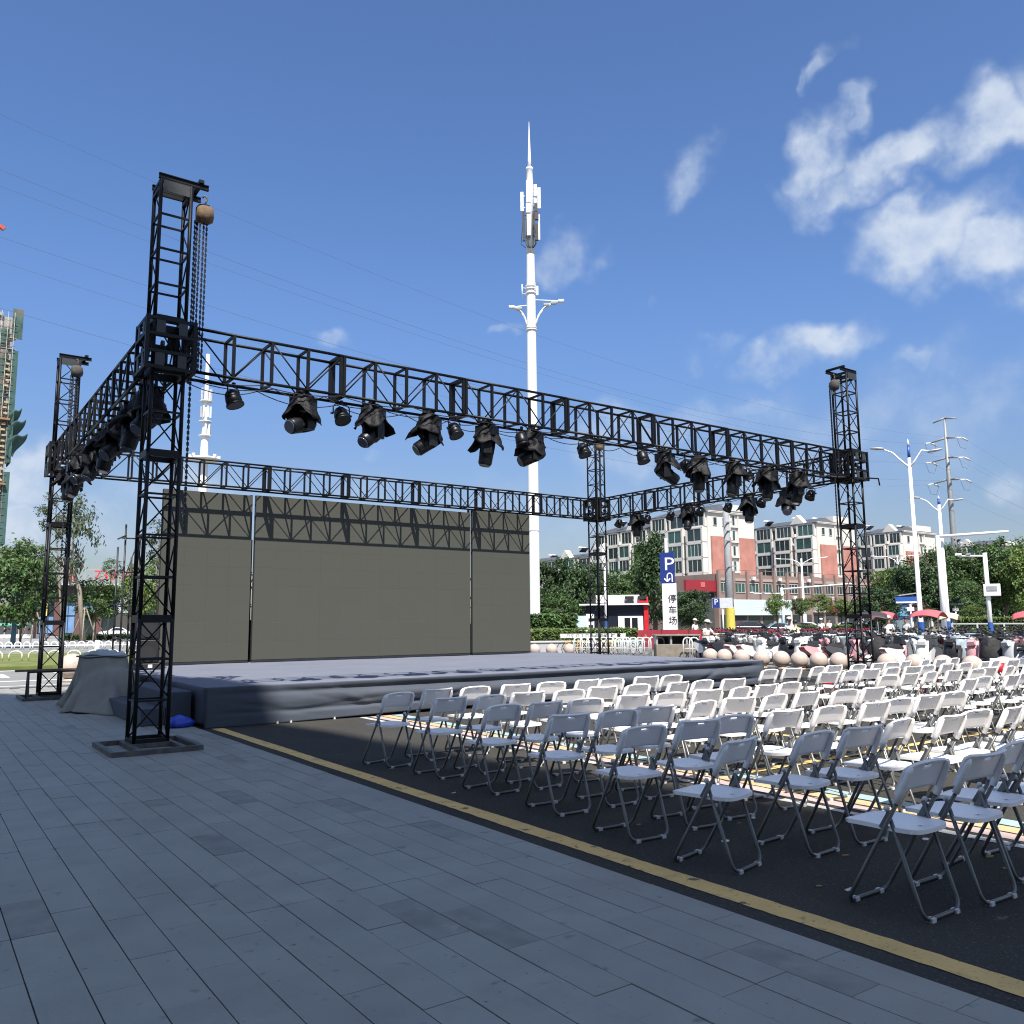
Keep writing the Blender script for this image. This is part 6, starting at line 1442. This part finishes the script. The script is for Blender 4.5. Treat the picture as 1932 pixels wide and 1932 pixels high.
def stakes(label, u, d, h=2.2):
    P = at(u, d); t = thing('tree_stakes', label, 'tree stakes', (P[0], P[1], GZ), 0, 'wooden stakes propping the young trees')
    for a in (.3, 2.4, 4.5): MB().tube([(1.5 * math.cos(a), 1.5 * math.sin(a), 0), (.12 * math.cos(a), .12 * math.sin(a), h)], .06, 6).build('stake', M_BARKL, t)
    MB().lathe([(.16, h - .12), (.18, h - .05), (.16, h)], 8, caps=False).build('tie', M_BARKL, t)
# left
G1 = 'young trees on the left verge'
tree('bushy light-green tree with a blue-painted trunk at the left edge', 22, 66, 1018, 1182, 130, 'mid', 1, G1, mat('blue_trunk', (.05, .13, .17), .8), ubase=26)
tree('light-green top of a tree rising over the bushy tree at the left edge', 40, 72, 1020, 1092, 92, 'mid', 2, G1)
tree('tall thin-leaved leaning tree left of the far left tower top', 128, 88, 926, 1110, 84, 'sparse', 3, G1, M_BARKL, ubase=158, trunk_r=.22)
tree('narrow ragged tree reaching over the far left tower', 92, 92, 928, 1010, 70, 'sparse', 3, G1, M_BARKL, ubase=120)
tree('round young tree before the blue-covered windows', 178, 92, 1088, 1170, 92, 'mid', 1, G1, trunk_r=.14)
tree('spindly tuft-topped tree behind the red roof letters', 204, 108, 1052, 1092, 44, 'sparse', 1, G1)
tree('yellow-green tree behind the nearest tower', 264, 94, 1060, 1166, 84, 'mid', 2, G1)
tree('grey-green tree top behind the nearest tower beside the screen', 293, 98, 978, 1075, 60, 'sparse', 3, G1)
tree('dark spreading tree under the bushy tree at the left edge', 66, 120, 1066, 1150, 70, 'dense', 0, G1)
stakes('tripod of wooden stakes propping the leaning tree', 158, 88, 3.6); stakes('tripod of wooden stakes propping the tree at the left edge', 63, 90, 3.6); stakes('tripod of wooden stakes in front of the white car', 178, 92, 2.6)
# hedges
def hedge(label, name, A, B, depth, z0, z1, mi, dens=60, wall=None, leaf=.085, cat='hedge'):
    A, B = Vector((*A, 0)), Vector((*B, 0)); L = (B - A).length; t = thing(name, label, cat, (A.x, A.y, GZ), math.atan2(B.y - A.y, B.x - A.x)); rq = random.Random(len(label)); V = []; Fc = []
    for _ in range(int(L * dens * (z1 - z0 + depth * .5))):
        x = rq.uniform(0, L); y = rq.uniform(0, depth) if rq.random() < .5 else rq.uniform(0, .25); bump_ = .12 * mnoise.noise(Vector((x * .9, y, 3))) + .07 * mnoise.noise(Vector((x * 3, y * 2, 5)))
        z = z0 + (z1 - z0 + bump_) * (1 - rq.random() ** 2.2 if rq.random() < .8 else rq.random()); y -= .1 * mnoise.noise(Vector((x * 2, z * 2, 1)))
        n_ = Vector((rq.gauss(0, .5), -.5 + rq.gauss(0, .5), .8 + rq.gauss(0, .4))).normalized(); a = Matrix.Rotation(rq.uniform(0, 6.28), 3, n_) @ n_.orthogonal().normalized(); b = n_.cross(a); s_ = leaf * rq.uniform(.6, 1.4); q = Vector((x, y, z)); i = len(V)
        V += [q - a * s_, q - b * s_ * .5, q + a * s_, q + b * s_ * .5]; Fc.append((i, i + 1, i + 2, i + 3))
    me = bpy.data.meshes.new('foliage'); me.from_pydata([tuple(v) for v in V], [], Fc); me.materials.append(M_LEAF[mi]); me.update(); link('foliage', me, t)
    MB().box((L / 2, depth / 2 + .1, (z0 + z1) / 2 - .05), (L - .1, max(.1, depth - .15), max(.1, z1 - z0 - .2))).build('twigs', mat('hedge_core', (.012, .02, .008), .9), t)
    if wall: MB().box((L / 2, depth / 2 - .05, z0 / 2), (L + .1, depth + .3, z0)).build('planter_wall', wall, t); MB().box((L / 2, depth / 2 - .05, z0 + .02), (L + .2, depth + .42, .08)).build('planter_cap', mat('pale_cap', (.5, .49, .46), .7), t)
    return t
hedge('clipped light-green hedge in a pale planter right of the screens', 'planter_hedge', at(955, 43.5), at(1205, 45.5), 1.8, .62, 1.28, 2, 260, mat('grey_planter', (.36, .37, .38), .75, 0, .08, .6))
hedge('taller dark shrub bank behind the planter hedge by the mast foot', 'shrub_bank', at(975, 50), at(1092, 52), 2.5, .3, 2.1, 1, 200, None, .12, 'shrubs')
hedge('low dark hedge along the far road at the left', 'verge_hedge', at(110, 96), at(330, 100), 1.6, .05, .72, 0, 130, None, .12)
hedge('low hedge along the road behind the pair in white shirts', 'verge_hedge', at(1500, 88), at(1690, 90), 1.6, .1, 1.15, 1, 130, None, .12)
hedge('clipped light-green hedge behind the railing on the right', 'verge_hedge', at(1800, 70), at(1995, 66), 2.2, .3, 1.75, 2, 160, None, .12)
hedge('dark low hedge right of the parking pillar', 'verge_hedge', at(1278, 62), at(1345, 64), 1.6, .1, 1.1, 1, 130, None, .1)
# middle and right trees
G2 = 'dense trees behind the kiosk'; G3 = 'trees along the boulevard on the right'
for i, (u, d, vt, vb, w, k, mi, lb) in enumerate([
    (1030, 80, 1058, 1172, 84, 'dense', 0, 'dense dark tree just right of the white mast'), (1078, 78, 1050, 1178, 96, 'dense', 0, 'broad dense dark tree left of the slender tower'), (1125, 84, 1062, 1175, 80, 'dense', 0, 'dense dark tree behind the slender tower'),
    (1050, 70, 1120, 1180, 76, 'dense', 1, 'lower mid-green tree by the poster board'), (1168, 74, 1078, 1165, 84, 'dense', 1, 'mid-green tree rising behind the kiosk roof'), (1205, 78, 1082, 1178, 70, 'dense', 0, 'dark tree between the kiosk and the parking pillar'),
    (1187, 66, 1118, 1152, 34, 'mid', 2, 'small light-green tree top over the kiosk roof')]):
    tree(lb, u, d, vt, vb, w, k, mi, G2)
tree('tall ragged cone-shaped tree behind the parking pillar', 1236, 68, 1004, 1172, 104, 'cone', 0, G2); tree('olive ragged tree beside the cone-shaped tree', 1214, 76, 1016, 1130, 74, 'cone', 1, G2)
tree('round dark clipped tree right of the parking pillar', 1303, 58, 1110, 1178, 74, 'dense', 0, G2)
for u, d, vt, vb, w, k, mi, lb in [(1466, 90, 1118, 1160, 44, 'mid', 2, 'small round street tree before the teal car'), (1545, 92, 1122, 1158, 60, 'flat', 2, 'small spreading street tree left of the right tower'), (1588, 93, 1128, 1162, 44, 'mid', 2, 'small street tree behind the right tower'), (1510, 97, 1128, 1160, 34, 'mid', 1, 'small street tree behind the slim grey lamp'), (1622, 97, 1128, 1160, 40, 'mid', 1, 'small street tree just right of the right tower')]: tree(lb, u, d, vt, vb, w, k, mi, 'small street trees before the podium')
for u, d, vt, vb, w, k, mi, lb in [
    (1660, 88, 1104, 1172, 72, 'dense', 0, 'low dark tree left of the bus shelter'), (1688, 98, 1072, 1130, 84, 'dense', 2, 'bright green tree top left of the first street lamp'), (1740, 92, 1042, 1168, 100, 'dense', 0, 'tall dark tree behind the first street lamp'),
    (1792, 96, 1030, 1160, 90, 'dense', 1, 'tall green tree behind the second street lamp'), (1845, 88, 1030, 1150, 104, 'dense', 1, 'broad green tree left of the camera pole'), (1822, 80, 1092, 1156, 70, 'flat', 1, 'lower light branches before the broad green tree'),
    (1900, 86, 1018, 1150, 100, 'dense', 1, 'tall green tree right of the camera pole'), (1950, 82, 1020, 1150, 90, 'dense', 2, 'light green tree cut by the right edge'), (1880, 100, 1045, 1165, 90, 'dense', 0, 'dark tree in the shade behind the camera pole'), (1930, 98, 1060, 1168, 80, 'dense', 0, 'dark tree low at the right edge'),
    (1727, 74, 1126, 1162, 36, 'mid', 4, 'reddish shrub-like tree beside the first street lamp'), (1752, 72, 1146, 1166, 34, 'mid', 1, 'small green bush right of the first street lamp'), (1836, 72, 1140, 1168, 42, 'mid', 2, 'rounded light-green bush before the right-hand trees'), (1786, 100, 1095, 1170, 80, 'dense', 0, 'dark tree filling the gap behind the second lamp'), (1710, 104, 1090, 1170, 80, 'dense', 0, 'dark tree behind the bus shelter')]: tree(lb, u, d, vt, vb, w, k, mi, G3)
# fences of white hoops on the left
def hoop_fence(label, u0, d0, u1, d1, pitch, hw, hh, r, m, rails):
    A, B = Vector((*at(u0, d0), .09)), Vector((*at(u1, d1), .09)); L = (B - A).length; t = thing('hoop_fence', label, 'fence', A, math.atan2(B.y - A.y, B.x - A.x), 'low hoop fences round the lawn')
    hm_ = MB().tube([(-hw, 0, 0), (-hw, 0, hh * .55)] + [(-hw * math.cos(k * PI / 8), 0, hh * .55 + hh * .45 * math.sin(k * PI / 8)) for k in range(1, 8)] + [(hw, 0, hh * .55), (hw, 0, 0)], r, 6).mesh('hoop', m)
    for k in range(min(90, int(L / pitch))): link('hoop', hm_, t, ((k + .5) * pitch, 0, 0))
    for z in rails: MB().tube([(0, 0, z), (L, 0, z)], r * .9, 6).build('rail', m, t)
    for k in range(int(L / 8) + 1): MB().box((k * 8, 0, hh * .55), (.3, .16, hh * 1.15)).build('post', m, t)
hoop_fence('nearer low fence of pale yellow hoops along the lawn', -60, 37.3, 330, 38.4, .82, .27, .42, .035, mat('cream_hoop', (.66, .66, .45), .5), ())
hoop_fence('farther low fence of white hoops behind the lawn', -60, 55, 330, 57, .56, .2, .50, .05, M_WHITE2, (.25,))
A = at(-60, 120); B = at(90, 122); A, B = Vector((*A, 0)), Vector((*B, 0)); t = thing('road_guardrail', 'pale guardrail with a green top along the road at the left edge', 'railing', A, math.atan2(B.y - A.y, B.x - A.x)); L = (B - A).length
MB().bar((0, 0, 2.0), (L, 0, 2.0), .25, .3).build('green_rail', mat('mint_rail', (.12, .5, .3), .5), t); MB().box((L / 2, 0, .3), (L, .3, .5)).build('kerb_wall', M_WHITE2, t)
for k in range(12): MB().bar((L * k / 11, 0, 0), (L * k / 11, 0, 2), .12).build('post', M_GREY, t)
